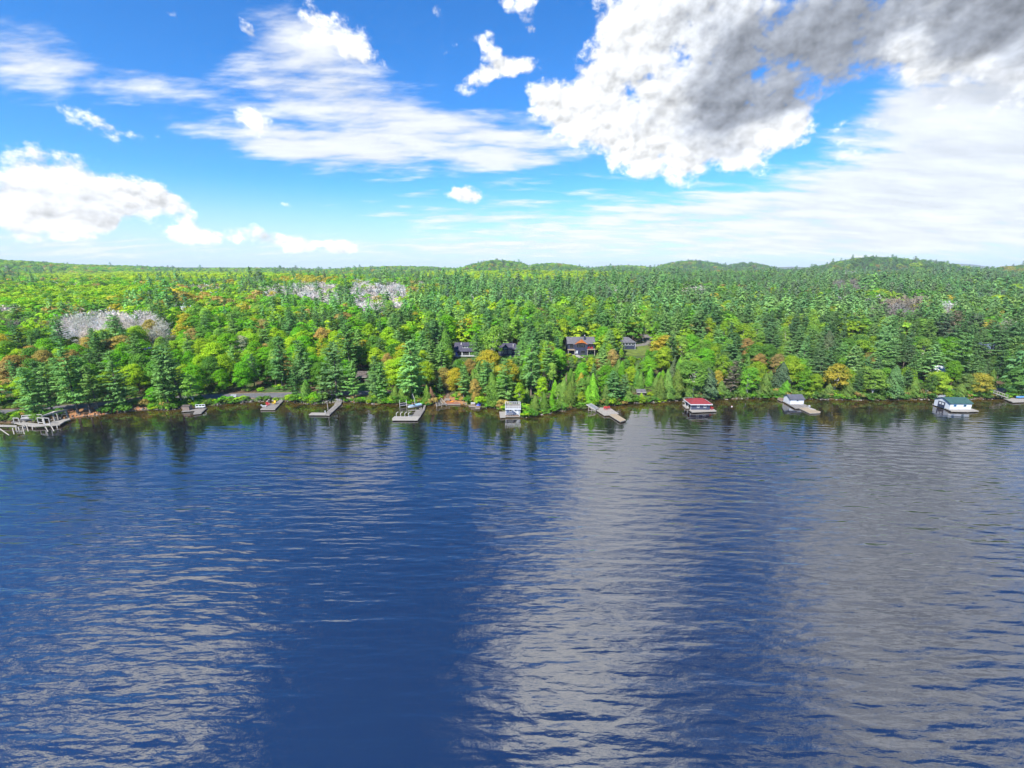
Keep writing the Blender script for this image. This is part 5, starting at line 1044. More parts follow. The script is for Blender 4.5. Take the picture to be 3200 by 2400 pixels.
# ------------------------------------------------------------------ white boathouses
Lz = zc(2420, 1200, 9.217)
def white_boathouse(label, fl, fr, depth, ze, rise, roof):
    p, q = W(fl, .6), W(fr, .6); x0, x1, y0 = p[0], q[0], p[1]; y1 = y0 + depth
    t = thing('boathouse', label, 'boathouse', ((x0 + x1) / 2, y0, 0))
    gable_walls(x0, x1, y0, y1, .25, ze, rise).build('wall', 'white_siding', t)
    r_ = gable_roof(x0, x1, y0, y1, ze + .06, rise, .35).build('roof', roof, t)
    for xx in (x0, x1): MB().box(xx - .05, xx + .05, y0 - .03, y0 + .05, .3, ze - .12).build('corner_trim', 'white_paint', t)
    return t, x0, x1, y0, y1
t, x0, x1, y0, y1 = white_boathouse('small white boathouse with dark charcoal gable roof', Lz(452, 578), Lz(818, 572), 4.2, 2.5, 1.15, 'charcoal_roof')
L = x1 - x0; f = MB().box(x0 + L * .46, x0 + L * .59, y0 - .05, y0 - .004, 1.75, 2.0).build('window', 'window_glass', t)
MB().box(x0 + L * .42, x0 + L * .66, y0 - .05, y0 - .004, 1.4, 1.5).build('name_board', 'grey_plastic', t)
MB().box(x0 - .03, x0 - .004, y0 + 1.2, y0 + 3.0, .35, 2.05).build('boat_door', 'white_paint', t)
dock('boathouse_dock', 'grey deck in front of the dark-roofed white boathouse', [[Lz(275, 500), Lz(445, 585), Lz(828, 562), Lz(1035, 652), Lz(900, 668), Lz(608, 688)]], 'grey_boards', .55)
dock('swim_raft', 'pale low raft moored off the dark-roofed white boathouse', [[Lz(722, 692), Lz(905, 672), Lz(1332, 790), Lz(1312, 822), Lz(1022, 836)], [Lz(930, 672), Lz(1000, 668), Lz(1200, 738), Lz(1080, 745)]], ['new_boards', 'bleached_wood'], .42, posts=False)
p = W(Lz(1005, 655), .56); o = MB().add([(p[0] - .3, p[1] - .25, .57), (p[0] + .3, p[1] - .25, .57), (p[0] + .3, p[1] + .25, .57), (p[0] - .3, p[1] + .25, .57), (p[0] - .26, p[1] - .1, 1.1), (p[0] + .26, p[1] - .1, 1.1), (p[0] + .26, p[1] + .22, 1.1), (p[0] - .26, p[1] + .22, 1.1)], [(0, 3, 2, 1), (4, 5, 6, 7), (0, 1, 5, 4), (1, 2, 6, 5), (2, 3, 7, 6), (3, 0, 4, 7)]).build('deck_box', 'grey_plastic', bevel=.04); tag(o, 'small grey box on the deck corner beside the raft', 'box')
dock('shore_dock', 'weathered brown dock behind the dark-roofed white boathouse', [[Lz(92, 432), Lz(115, 372), Lz(300, 385), Lz(300, 470), Lz(200, 482)]], 'brown_boards', .55)
Mz = zc(2880, 1200, 6.9125)
t, x0, x1, y0, y1 = white_boathouse('long white boathouse with green gable roof and dark double door', Mz(602, 542), Mz(1052, 540), 6.0, 2.75, 1.3, 'green_roof')
L = x1 - x0
for fx, mm in ((.16, 'blue_shutter'), (.63, 'teal_shutter')):
    w_ = window(t, x0 + L * fx, x0 + L * (fx + .12), y0, 1.5, 2.2, 1, mm, .12)
MB().box(x0 - .05, x0 - .004, y0 + 1.9, y0 + 4.5, .35, 2.4).build('boat_door', 'navy_siding', t)
for yy in (2.35, 3.35): MB().box(x0 - .08, x0 - .052, y0 + yy, y0 + yy + .7, 1.35, 2.1).build('door_window', 'white_paint', t)
dock('boathouse_dock', 'pale deck in front of the green-roofed white boathouse', [[Mz(505, 518), Mz(600, 548), Mz(1052, 546), Mz(1060, 520), Mz(1238, 580), Mz(1010, 590), Mz(650, 582)]], 'pale_boards', .55)
dock('boathouse_dock', 'narrow sunlit dock left of the green-roofed white boathouse', [[Mz(235, 428), Mz(258, 418), Mz(520, 480), Mz(480, 490)]], 'new_boards', .5)
for k in range(3):
    chair('white_paint', W(Mz(355 + k * 46, 300), .95), 180, ['left', 'middle', 'right'][k] + ' of three white chairs behind the green-roofed white boathouse', 1.3)
dock('chair_landing', 'small grey landing behind the green-roofed white boathouse', [[Mz(320, 306), Mz(520, 306), Mz(500, 286), Mz(330, 286)]], 'grey_boards', .9)
dock('right_dock', 'pale dock at the right edge with the blue boat', [[Mz(1775, 312), Mz(1880, 300), Mz(2330, 325), Mz(2330, 372), Mz(1972, 388)]], 'pale_boards', .55)
boat('covered_boat', 'small bright blue boat at the right-edge dock', W(Mz(2195, 300), .6), W(Mz(2030, 312), .6), 1.5, 0.0, 'boat_blue', 'boat_blue', .55, False)
p, q = W(Mz(1580, 195), 2.6), W(Mz(1830, 285), 1.0)
t = thing('bank_stair', 'pale wooden steps with handrail down to the right-edge dock', 'stairs', (p + q) / 2)
for k in range(9):
    f = k / 8; e = p + (q - p) * f; MB().box(e[0] - .25, e[0] + .25, e[1] - .55, e[1] + .55, e[2] - .12, e[2]).build('tread', 'bleached_wood', t)
for s in (-.6, .6):
    MB().beam(p + [0, s, .95], q + [0, s, .95], .1).build('handrail', 'bleached_wood', t); MB().beam(p + [0, s, -.15], q + [0, s, -.15], .08, .2).build('stringer', 'bleached_wood', t)
    for f in (.05, .5, .95): e = p + (q - p) * f + [0, s, 0]; MB().beam(e + [0, 0, -.9], e + [0, 0, .95], .1).build('post', 'bleached_wood', t)

# ------------------------------------------------------------------ houses on the slope
def site(px, py):
    g = on_ground(px, py); dep = project(g)[2]; return g, dep / FPX
def occ_house(x0, x1, y0, y1):
    for x_ in np.arange(x0 - 1, x1 + 1.1, 2.0):
        for y_ in np.arange(y0 - 1, y1 + 1.1, 2.0): OCC.append((x_, y_, 3.0))
# main house: dark siding, cedar gable
Kz = zc(1740, 1020, 6.9125); g, mp = site(*Kz(507, 602)); k = mp / 6.9125; X = lambda zx: g[0] + (zx - 507) * k; Zh = lambda zy: g[2] + (602 - zy) * k * 1.02
x0, x1, y0, y1 = X(235), X(805), g[1], g[1] + 9.0; zb = g[2] - .6; ze = Zh(372); occ_house(x0, x1, y0, y1)
t = thing('lake_house', 'dark slate house with cedar-orange gable, arched window and two balconies', 'house', (g[0], y0, g[2]))
rise = 2.5
gable_walls(x0, x1, y0, y1, zb, ze, rise).build('wall', 'navy_siding', t)
rf = gable_roof(x0, x1, y0, y1, ze + .08, rise, .5).build('roof', 'grey_roof', t)
ch = MB().box(X(588), X(622), y0 + 2.2, y0 + 3.1, ze, ze + 3.3).build('chimney', 'navy_siding', rf)
MB().box(X(594), X(614), y0 + 2.45, y0 + 2.85, ze + 3.3, ze + 3.75).build('chimney_pot', 'white_metal', t)
gx0, gx1, gy = X(365), X(645), y0 - 1.6; gm = (gx0 + gx1) / 2; gze = Zh(378); gr = 2.45
bay = MB().box(gx0, gx1, gy, y0 + 1.0, zb, gze).build('gable_bay', 'navy_siding', t)
V = [(gx0, gy, gze), (gx1, gy, gze), (gm, gy, gze + gr)]
gp = MB(); K = 12; top = [(gx0 + .1, gy - .06, gze + .05), (gm, gy - .06, gze + gr), (gx1 - .1, gy - .06, gze + .05)]
arc = [(gm + (gx1 - gx0) * .385 * math.cos(math.pi * i / K), gy - .06, gze + .05 + .62 * math.sin(math.pi * i / K)) for i in range(K + 1)]
outer = []
for i in range(K + 1):
    xx = arc[i][0]; f = 1 - abs(xx - gm) / ((gx1 - gx0) / 2); outer.append((xx, gy - .06, gze + .05 + (gr - .05) * max(f, 0)))
for i in range(K): gp.add([arc[i], arc[i + 1], outer[i + 1], outer[i]], [(0, 1, 2, 3)])
gp.add([(gx1, gy - .06, gze), arc[0], outer[0]], [(0, 1, 2)]); gp.add([(gx0, gy - .06, gze), outer[K], arc[K]], [(0, 1, 2)])
o = gp.build('cedar_gable', 'cedar_gable', t); sm = o.modifiers.new('thick', 'SOLIDIFY'); sm.thickness = .12
MB().add([(a[0], a[1] + .05, a[2]) for a in arc], [tuple(range(K + 1))]).build('arched_pane', 'window_glass', t)
b = MB()
b.slab([(gx0 - .45, gy - .16, gze - .32), (gm, gy - .16, gze + gr + .14), (gm, y0 + 4.2, gze + gr + .14), (gx0 - .45, y0 + 4.2, gze - .32)], .15); b.slab([(gx1 + .45, gy - .16, gze - .32), (gm, gy - .16, gze + gr + .145), (gm, y0 + 4.2, gze + gr + .145), (gx1 + .45, y0 + 4.2, gze - .32)], .15)
b.build('gable_roof', 'grey_roof', t)
for i, (a, c) in enumerate(((412, 456), (462, 548), (553, 598))): window(t, X(a), X(c), gy, Zh(445), Zh(380), 2 if i == 1 else 1, 'dark_post', .08)
for (a, c) in ((388, 410), (416, 440)): MB().box(X(a), X(c), gy - .05, gy - .004, Zh(575), Zh(515)).build('door', 'white_paint', t)
window(t, X(500), X(600), gy, Zh(575), Zh(515), 2, 'dark_post', .08)
window(t, X(275), X(350), y0, Zh(470), Zh(390), 2, 'dark_post', .08); window(t, X(670), X(780), y0, Zh(470), Zh(390), 3, 'dark_post', .08); window(t, X(690), X(760), y0, Zh(575), Zh(510), 2, 'white_paint', .08)
for (a, c, zt_) in ((225, 385, 492), (632, 812, 482)):
    bal = MB().box(X(a), X(c), y0 - 2.3, y0 - .01, Zh(zt_ + 12), Zh(zt_)).build('balcony', 'new_boards', t)
    for xx in (X(a) + .3, X(c) - .3): MB().box(xx - .12, xx + .12, y0 - 2.15, y0 - 1.9, zb, Zh(zt_ + 12)).build('balcony_post', 'bleached_wood', t)
for j, zx in enumerate((672, 738)): chair('red_plastic', (X(zx), y0 - 1.3, Zh(482) + .01), 180, ['left', 'right'][j] + ' of two red chairs on the balcony of the slate house', 1.2)
# cottage with dormer and white porch
Cz = zc(1380, 1020, 7.9); g, mp = site(*Cz(560, 775)); k = mp / 7.9; X = lambda zx: g[0] + (zx - 560) * k; Zh = lambda zy: g[2] + (775 - zy) * k * 1.02
x0, x1, y0 = X(330), X(880), g[1]; y1 = y0 + 8.5; occ_house(x0, x1, y0, y1); zf = Zh(728); ze = Zh(612)
t = thing('porch_cottage', 'charcoal-roofed cottage with white dormer and long white-posted porch', 'house', (g[0], y0, g[2])); rise = 3.3
gable_walls(x0, x1, y0 + 1.8, y1, g[2] - .6, ze + .9, rise - .9).build('wall', 'dark_brown_siding', t)
rf = gable_roof(x0, x1, y0, y1, ze + .12, rise, .45).build('roof', 'slate_roof', t)
MB().box(x0 - .2, x1 + .2, y0 - .1, y0 + .1, ze - .28, ze + .02).build('porch_beam', 'white_paint', t)
MB().box(x0, x1, y0, y0 + 1.8, zf - .3, zf).build('porch_floor', 'grey_boards', t); MB().box(x0 - .05, x1 + .05, y0 - .08, y0, zf - .3, zf + .12).build('porch_skirt', 'white_paint', t)
for zx in (345, 510, 690, 868): MB().box(X(zx) - .17, X(zx) + .17, y0 - .08, y0 + .2, zf, ze - .28).build('porch_post', 'white_paint', t)
for (a, c) in ((400, 440), (452, 490), (560, 600), (612, 660), (720, 760)): window(t, X(a), X(c), y0 + 1.8, zf + .6, ze - .2, 1, 'bleached_wood', .08)
MB().box(X(360), X(860), y0 - .02, y0 + .04, zf + .75, zf + .83).build('porch_rail', 'white_paint', t)
dx0, dx1 = X(520), X(680); dz = ze + 1.25
dm = MB().box(dx0, dx1, y0 + 1.3, y0 + 4.2, ze + .7, dz + 1.0).build('dormer', 'white_paint', t)
MB().slab([(dx0 - .25, y0 + .95, dz + .98), (dx1 + .25, y0 + .95, dz + .98), (dx1 + .25, y0 + 4.4, dz + 1.95), (dx0 - .25, y0 + 4.4, dz + 1.95)], .12).build('dormer_roof', 'slate_roof', dm)
for j in range(4): a = dx0 + (dx1 - dx0) * (j + .12) / 4; window(t, a, a + (dx1 - dx0) * .19, y0 + 1.3, dz - .05, dz + .75, 1, 'white_paint', .05)
for zx in (478, 720): MB().box(X(zx) - .22, X(zx) + .22, y0 + 3.0, y0 + 3.4, ze + 2.0, ze + 3.4).build('roof_vent', 'white_metal', rf)
dkk = MB().prism([(X(215), y0 - 1.6), (X(440), y0 - 1.6), (X(440), y0 - .12), (X(215), y0 + 2.5)], zf - .55, zf - .3).build('terrace', 'grey_boards', t)
p = np.array([X(385), y0 - .9, zf - .29]); u = thing('patio_umbrella', 'closed violet-blue patio umbrella on the cottage terrace', 'umbrella', p); MB().pipe([p, p + [0, 0, 2.3]], .04, 6).build('pole', 'white_metal', u); MB().pipe([p + [0, 0, .55], p + [0, 0, .9], p + [0, 0, 2.1], p + [0, 0, 2.4]], [.5, .42, .16, .03], 8).build('canopy', 'purple_canvas', u); MB().pipe([p + [0, 0, .005], p + [0, 0, .12]], .3, 8).build('base', 'grey_metal', u)
# second cottage: cross gable and sun room
g, mp = site(*Cz(1660, 715)); k = mp / 7.9; X = lambda zx: g[0] + (zx - 1660) * k; Zh = lambda zy: g[2] + (715 - zy) * k * 1.02
x0, x1, y0 = X(1400), X(1930), g[1]; y1 = y0 + 8; occ_house(x0, x1, y0, y1); ze = Zh(575); zf = Zh(668)
t = thing('sunroom_cottage', 'dark cottage with hipped grey roof, cross gable and white sun-room windows', 'house', (g[0], y0, g[2]))
MB().box(x0, x1, y0, y1, g[2] - .8, ze).build('wall', 'navy_siding', t)
rf = hip_roof(x0, x1, y0, y1, ze + .05, 2.4, 2.8, .45).build('roof', 'slate_roof', t)
gm = X(1575); hw = X(1660) - X(1575); gy = y0 - .5
b = MB(); b.slab([(gm - hw - .3, gy, ze + .35), (gm, gy, ze + 2.35), (gm, y0 + 4, ze + 2.35), (gm - hw - .3, y0 + 4, ze + .35)], .12); b.slab([(gm + hw + .3, gy, ze + .35), (gm, gy, ze + 2.355), (gm, y0 + 4, ze + 2.355), (gm + hw + .3, y0 + 4, ze + .35)], .12); b.build('gable_roof', 'slate_roof', t)
MB().add([(gm - hw, y0 - .25, ze + .2), (gm + hw, y0 - .25, ze + .2), (gm, y0 - .25, ze + 2.2)], [(0, 1, 2)]).build('gable_wall', 'slate_siding', t)
window(t, X(1545), X(1605), y0 - .26, ze + .35, ze + .8, 2)
for j in range(4): window(t, X(1412 + j * 27), X(1436 + j * 27), y0, zf + .1, ze - .12, 1)
for (a, c) in ((1545, 1572), (1580, 1608), (1640, 1668), (1674, 1702), (1708, 1738), (1872, 1898)): window(t, X(a), X(c), y0, zf, ze - .15, 1)
MB().box(X(1904), X(1924), y0 - 1.0, y0 - .8, g[2] - .4, ze).build('porch_post', 'white_paint', t); MB().box(X(1765) - .1, X(1775), y0 + 1.2, y0 + 1.7, ze + .6, ze + 2.4).build('chimney', 'white_metal', rf)
MB().box(X(1620), X(1930), y0 - 3.0, y0 - .02, g[2] - .3, g[2] + .05).build('terrace', 'grey_boards', t)
# house with hipped roof and white-framed windows above the lawn
g, mp = site(*Kz(1520, 498)); k = mp / 6.9125; X = lambda zx: g[0] + (zx - 1520) * k; Zh = lambda zy: g[2] + (498 - zy) * k * 1.02
x0, x1, y0 = X(1300), X(1690), g[1]; y1 = y0 + 7.5; occ_house(x0, x1, y0, y1); ze = Zh(350)
t = thing('lawn_cottage', 'navy cottage with pale hipped roof and white-framed windows above the lawn', 'house', (g[0], y0, g[2]))
MB().box(x0, x1, y0, y1, g[2] - .6, ze).build('wall', 'navy_siding', t); hip_roof(x0, x1, y0, y1, ze + .05, 2.2, 3.2, .4).build('roof', 'grey_roof', t)
for j in range(5): window(t, X(1345 + j * 66), X(1398 + j * 66), y0, Zh(412), Zh(358), 1, 'white_paint', .12)
for j in (0,): MB().box(x1 - .1, x1 + .05, y0 - .12, y0 + .02, g[2] - .3, ze).build('corner_trim', 'white_paint', t)
MB().box(X(1480), X(1520), y0 - .03, y0 - .004, Zh(470), Zh(455)).build('vent', 'window_glass', t)
# cottages that mostly hide in the trees
def hidden_house(name, label, px, py, w, d, h, rise, wall, roof, wins, trim='white_paint', deck=None):
    g, mp = site(px, py); x0, x1, y0, y1 = g[0] - w / 2, g[0] + w / 2, g[1], g[1] + d; occ_house(x0, x1, y0, y1)
    t = thing(name, label, 'house', (g[0], y0, g[2])); gable_walls(x0, x1, y0, y1, g[2] - .6, g[2] + h, rise).build('wall', wall, t); gable_roof(x0, x1, y0, y1, g[2] + h + .06, rise, .5).build('roof', roof, t)
    MB().box(x0 - .5, x1 + .5, y0 - .62, y0 - .54, g[2] + h - rise / (d / 2) * .5 - .16, g[2] + h - rise / (d / 2) * .5 + .12).build('fascia', trim, t)
    for (a, c, z0, z1) in wins: window(t, x0 + w * a, x0 + w * c, y0, g[2] + z0, g[2] + z1, 1, trim, .09)
    MB().box(x0 + w * .44, x0 + w * .53, y0 - .05, y0 - .004, g[2] - .2, g[2] + 1.9).build('door', 'dark_post', t)
    if deck: MB().box(x0 - .6, x1 + .6, y0 - deck, y0 - .02, g[2] - .5, g[2] - .2).build('deck', 'grey_boards', t)
    return t
hidden_house('dark_cottage', 'dark brown cottage with pale window frames behind the roadside pine', 1136, 1193, 5.2, 6.0, 2.3, 1.5, 'dark_brown_siding', 'brown_roof', [(.08, .30, .6, 1.9), (.62, .74, .5, 1.9), (.78, .92, .5, 1.9)], 'bleached_wood')
hidden_house('beige_cottage', 'beige cottage with dark blue roof and wooden deck at upper left', 470, 1116, 8, 6, 2.4, 1.6, 'beige_siding', 'blue_roof', [(.2, .4, .7, 1.8), (.55, .63, .6, 1.9), (.67, .75, .6, 1.9)], 'white_paint', 2.5)
hidden_house('tan_cottage', 'tan cottage with bright blue roof half hidden at upper left', 598, 1093, 6.5, 8, 2.4, 2.4, 'tan_siding', 'blue_roof', [(.1, .35, .8, 1.9), (.62, .85, .8, 1.9)])
hidden_house('grey_cottage', 'grey cottage among birches on the right slope', 2385, 1092, 9, 6, 2.5, 1.8, 'blue_grey_siding', 'charcoal_roof', [(.1, .3, .8, 1.9), (.6, .72, .6, 1.9), (.76, .9, .6, 1.9)])
hidden_house('slate_cottage', 'pale slate-roofed cottage deep among tall pines at far right', 3096, 1108, 8, 8, 2.6, 2.6, 'dark_brown_siding', 'blue_grey_siding', [(.15, .35, .8, 1.9), (.65, .85, .8, 1.9)])
hidden_house('white_eave_cottage', 'cottage showing only a white sloping eave behind orange shrubs', 2946, 1178, 6, 6, 2.4, 2.0, 'white_siding', 'white_paint', [(.2, .4, .7, 1.8)])
hidden_house('garden_shed', 'small grey-roofed shed behind the shore bushes', 2003, 1236, 2.6, 2.2, 1.6, .6, 'box_siding', 'grey_roof', [(.7, .9, .7, 1.3)], 'bleached_wood')
hidden_house('brown_cottage', 'brown cottage roof showing left of the dormered cottage', 1345, 1090, 7, 6, 2.4, 1.8, 'dark_brown_siding', 'brown_roof', [(.2, .4, .7, 1.8), (.6, .8, .7, 1.8)])
g = on_ground(1808, 1117)
for j, (px, py, r, lb) in enumerate(((1822, 1116, .5, 'white boulder at the foot of the stone path below the slate house'), (1833, 1117, .4, 'smaller pale boulder right of the stone path'))):
    g = on_ground(px, py); o = bpy.data.objects.new('boulder', RM[1]); COL.objects.link(o); o.location = (g[0], g[1], g[2] + .15); o.scale = (r, r, r); tag(o, lb, 'boulder', 'boulders by the stone path')

# ------------------------------------------------------------------ fill the woods between the trees that stand out
rng = np.random.default_rng(11)
TREES = [t for t in TREES if not blocked(t['x'], t['y'], t['h'], t['w'], t['kind'], .36, KEEPB[:len(HOUSES)])]
HX = np.array([(t['x'], t['y']) for t in TREES])
def smooth_noise(X, Y, sc, seed):
    a = np.sin(X / sc + seed) * np.cos(Y / sc * 1.3 - seed * 2) + .6 * np.sin(X / sc * 2.1 + Y / sc * 1.7 + seed * 3) + .4 * np.cos(X / sc * 4.3 - Y / sc * 3.1 + seed)
    return a / 2.0
def near_kind(X, Y, s, px):
    """species and leaf colour that the photograph shows around here"""
    u = np.clip(px / 3200, 0, 1); r = rng.random()
    pp = np.interp(u, [0, .2, .35, .5, .7, .85, 1], [.15, .17, .30, .34, .42, .62, .66])
    pp += .22 * smooth_noise(X, Y, 26, 1.7)
    if s < 26 and .5 < u < .72: pp = .12
    if r < pp:
        k = rng.random()
        return (P, 'p1' if k < .55 else 'p2') if rng.random() < .88 else (S_, 'p3' if k < .5 else 'p1')
    r = (r - pp) / (1 - pp)
    if s < 30:
        ce = .55 if u > .45 else .32
        if r < ce: return C_, rng.choice(['c', 'c', 'g1', 'g3'])
        r = (r - ce) / (1 - ce)
    if r < (.34 if .42 < u < .8 else .16): return B_, rng.choice(['b', 'b', 'g2'])
    k = rng.random(); k2 = .045 if u < .4 else .03
    return L_, ('o' if k < k2 else 'y' if k < k2 * 1.9 else 'g2' if k < (.42 if u < .55 else .26) else 'g1' if k < (.78 if u < .55 else .50) else 'g3')  # more mid-green to the right, part of the painted cloud shade
HH = {P: (14, 21), S_: (7, 13), C_: (5, 9.5), B_: (11, 16), L_: (10, 15), X_: (12, 15)}
# stands of one kind that show as patches: photo x, y of the tree tops, half-widths, kind, colour
PATCH = [(350, 985, 165, 22, X_, 'w'), (255, 1012, 75, 26, X_, 'w'), (480, 1005, 60, 26, X_, 'w'), (855, 902, 38, 13, X_, 'w'), (975, 905, 76, 36, X_, 'w'), (1130, 915, 46, 42, X_, 'w'), (1210, 900, 66, 22, X_, 'w'), (1238, 922, 34, 30, X_, 'w'),
         (1173, 942, 30, 18, X_, 'w'), (1317, 888, 12, 10, X_, 'w'), (1940, 900, 24, 10, X_, 'w'), (2175, 903, 44, 14, X_, 'w'), (2970, 955, 20, 18, X_, 'w'), (3145, 1000, 28, 18, X_, 'w'), (2825, 932, 75, 14, X_, 'k'), (2650, 890, 62, 22, X_, 'm'), (2795, 962, 75, 22, X_, 'm'),
         (2665, 853, 60, 7, X_, 'w'), (2772, 852, 50, 6, L_, 'y'), (2895, 853, 45, 4, L_, 'y'), (3165, 843, 45, 8, L_, 'y'), (1745, 861, 160, 17, L_, 'l'), (1435, 858, 140, 14, L_, 'l'), (500, 862, 420, 12, L_, 'l'), (250, 905, 200, 10, L_, 'g2'), (2300, 856, 160, 6, L_, 'b'), (80, 997, 80, 12, X_, 'm'), (950, 872, 120, 8, L_, 'y'), (640, 893, 60, 8, X_, 'w'), (30, 950, 40, 10, X_, 'w')]
placed = [tuple(h) for h in HX]
cell = {}
def cell_add(x, y, r): cell.setdefault((int(x // 6), int(y // 6)), []).append((x, y, r))
def cell_hit(x, y, r):
    i, j = int(x // 6), int(y // 6)
    for a in (-1, 0, 1):
        for b in (-1, 0, 1):
            for (qx, qy, qr) in cell.get((i + a, j + b), ()):
                if (x - qx) ** 2 + (y - qy) ** 2 < (max(r, qr)) ** 2: return True
    return False
for t in TREES: cell_add(t['x'], t['y'], 3.3 if t['kind'] != C_ else 2.0)
for gy in np.arange(1.6, 150, 4.6):
    for gx in np.arange(-330, 330, 4.6):
        X = gx + rng.uniform(-1.9, 1.9); s = gy + rng.uniform(-1.6, 1.6)
        s = max(s, 1.3); Y = float(shoreY(X)) + s
        px, py, dep = project((X, Y, 8.0))
        if px < -260 or px > 3460: continue
        kind, t = near_kind(X, Y, s, px)
        tx, ty, _ = project((X, Y, gz(X, Y) + 13))
        for (ax, ay, rx, ry, pk, pt) in PATCH:
            if ((tx - ax) / rx) ** 2 + ((ty - ay) / ry) ** 2 < 1: kind, t = pk, pt
        lo, hi = HH[kind]; h = rng.uniform(lo, hi)
        if s < 7: h *= .62
        elif s < 60: h *= .88
        w = rng.uniform(.9, 1.25) * (1.3 if h < 6 else 1.0)
        if cell_hit(X, Y, 2.4 if kind == C_ else 4.3): continue
        if blocked(X, Y, h, w, kind):
            for f in (.7, .5, 0):
                if f and not blocked(X, Y, h * f, w, kind): break
            if not f: continue
            h *= f
        add_tree(X, Y, float(h), kind, t, float(w)); cell_add(X, Y, 2.4 if kind == C_ else 4.0)

# ------------------------------------------------------------------ the woods farther off
FAR = []
def far_rows():
    d = 150.0
    while d < 3400:
        sp = 8.0 if d < 420 else 8.0 + (d - 420) * .0060
        yield d, sp
        d += sp * .95
X_all, Y_all, S_all = [], [], []
for d, sp in far_rows():
    half = (d + 170) * 1.30 + 60
    n_ = int(2 * half / sp); X = (np.arange(n_) - n_ / 2) * sp + rng.uniform(-.45, .45, n_) * sp
    Y = shoreY(X) + d + rng.uniform(-.45, .45, n_) * sp
    X_all.append(X); Y_all.append(Y); S_all.append(np.full(n_, sp))
X, Y, SPC = map(np.concatenate, (X_all, Y_all, S_all)); Z = ground(X, Y)
dep = Y * CP - (Z + 13 - HC) * SP; PX = CX + FPX * X / dep; PY = CY - FPX * (Y * SP + (Z + 13 - HC) * CP) / dep
u = np.clip(PX / 3200, 0, 1); sn = smooth_noise(X, Y, 42, .3) + .8 * smooth_noise(X, Y, 110, 2.2)
dist = Y
pp = np.interp(u, [0, .15, .3, .45, .6, .8, 1], [.10, .11, .20, .48, .66, .74, .70]) + np.where(u < .42, .48, .66) * sn
pp = np.where((dist > 800), pp * .75 + .5 * smooth_noise(X, Y, 170, 4.0), pp)
r = rng.random(len(X)); kd = np.full(len(X), 4); tn = np.array(['g1'] * len(X), dtype='<U2')
q = rng.random(len(X)); cn = smooth_noise(X, Y, 60, 5.1)
q2 = np.clip(q + .22 * cn, 0, 1)
tn = np.where(q2 < .03, 'o', np.where(q2 < .075, 'y', np.where(q2 < .46, 'g2', np.where(q2 < .80, 'g1', 'g3'))))
isp = r < pp; kd[isp] = 0; tn = np.where(isp, np.where(q < .72, 'p1', np.where(q < .80, 'p2', 'p3')), tn)
bi = (~isp) & (rng.random(len(X)) < .12); kd[bi] = 5; tn = np.where(bi, 'b', tn)
lf = (~isp) & (rng.random(len(X)) < .035); kd[lf] = 6; tn = np.where(lf, np.where(q < .5, 'w', 'k'), tn)
KN = ['pine_tree', 'bare_stemmed_pine', 'spruce_tree', 'cedar_tree', 'broadleaf_tree', 'birch_tree', 'leafless_tree']
tn = np.where((u > .55) & np.isin(tn, ['g1', 'g2']) & (rng.random(len(X)) < .45) & (dist < 900), 'g3', tn)  # nearer right-hand greens darkened, also standing in for cloud shadow
for (ax, ay, rx, ry, kind, t) in PATCH:
    hit = (((PX - ax) / rx) ** 2 + ((PY - ay) / ry) ** 2 < 1.0 + .45 * smooth_noise(X, Y, 9, ax)) & (rng.random(len(X)) < .86)
    kd[hit] = KN.index(kind); tn = np.where(hit, t, tn)
# hill slopes carry mostly broadleaf wood
onhill = (Z > 34); swap = onhill & (kd == 0) & (rng.random(len(X)) < .6); kd[swap] = 4; tn = np.where(swap, 'g3', tn)
tn = np.where((tn == 'g1') & (cn > .25), 'g2', tn)
Hn = np.array([20., 20, 12, 9, 14, 14, 14])[kd]
base_h = np.select([kd == 0, kd == 4, kd == 5, kd == 6], [rng.uniform(14, 21, len(X)) * np.where(rng.random(len(X)) < .06, 1.4, 1.0), rng.uniform(12, 17, len(X)), rng.uniform(12, 17, len(X)), rng.uniform(12, 15, len(X))], 12.0)
grow = np.clip(SPC / 8.0, 1.0, 6.0)
ok = ~((kd == 4) & (rng.random(len(X)) < .28))
for (ox, oy, rr) in OCC: ok &= (X - ox) ** 2 + (Y - oy) ** 2 > rr * rr
for (bx, by) in KEEPB:
    dz = Y * CP - (Z - HC) * SP; pb = CY - FPX * (Y * SP + (Z - HC) * CP) / dz
    ok &= ~((Y < by + 1.5) & (PX > bx[0] - 14) & (PX < bx[2] + 14) & (PY < bx[3]) & (pb > bx[1]))
ok &= ~((X > 0) & (np.hypot(X, Y) < 120))
TV = np.array([TINT[k] for k in sorted(TINT)]); TI = {k: i for i, k in enumerate(sorted(TINT))}
far = dict(X=X[ok], Y=Y[ok], Z=Z[ok], kd=kd[ok], t=tn[ok], h=base_h[ok], H0=Hn[ok], g=grow[ok])

# ------------------------------------------------------------------ landmarks used to say which tree is meant
LAND = [(95, 'the pavilion dock'), (330, 'the needle-strewn bank'), (585, 'the brown dock box'), (690, 'the roadside bench'), (850, 'the red-and-yellow-chair dock'), (1010, 'the L-shaped dock'), (1130, 'the dark cottage'),
        (1260, 'the white-hook dock'), (1375, 'the slatted dock frame'), (1490, 'the small blue sheds'), (1600, 'the grey-blue boathouse'), (1730, 'the bushy point'), (1860, 'the ramp dock'), (2005, 'the small grey roof'), (2165, 'the red-roofed boathouse'),
        (2330, 'the brown dead conifer'), (2495, 'the dark-roofed boathouse'), (2640, 'the golden white-stemmed birch'), (2960, 'the green-roofed boathouse'), (3110, 'the gravel road'), (3190, 'the blue boat')]
BANDS = [(5, 'at the water beside'), (14, 'on the bank behind'), (28, 'above the bank behind'), (48, 'partway up behind'), (72, 'on the slope behind'), (100, 'high behind'), (135, 'far back behind'), (1e9, 'deep in the woods behind')]
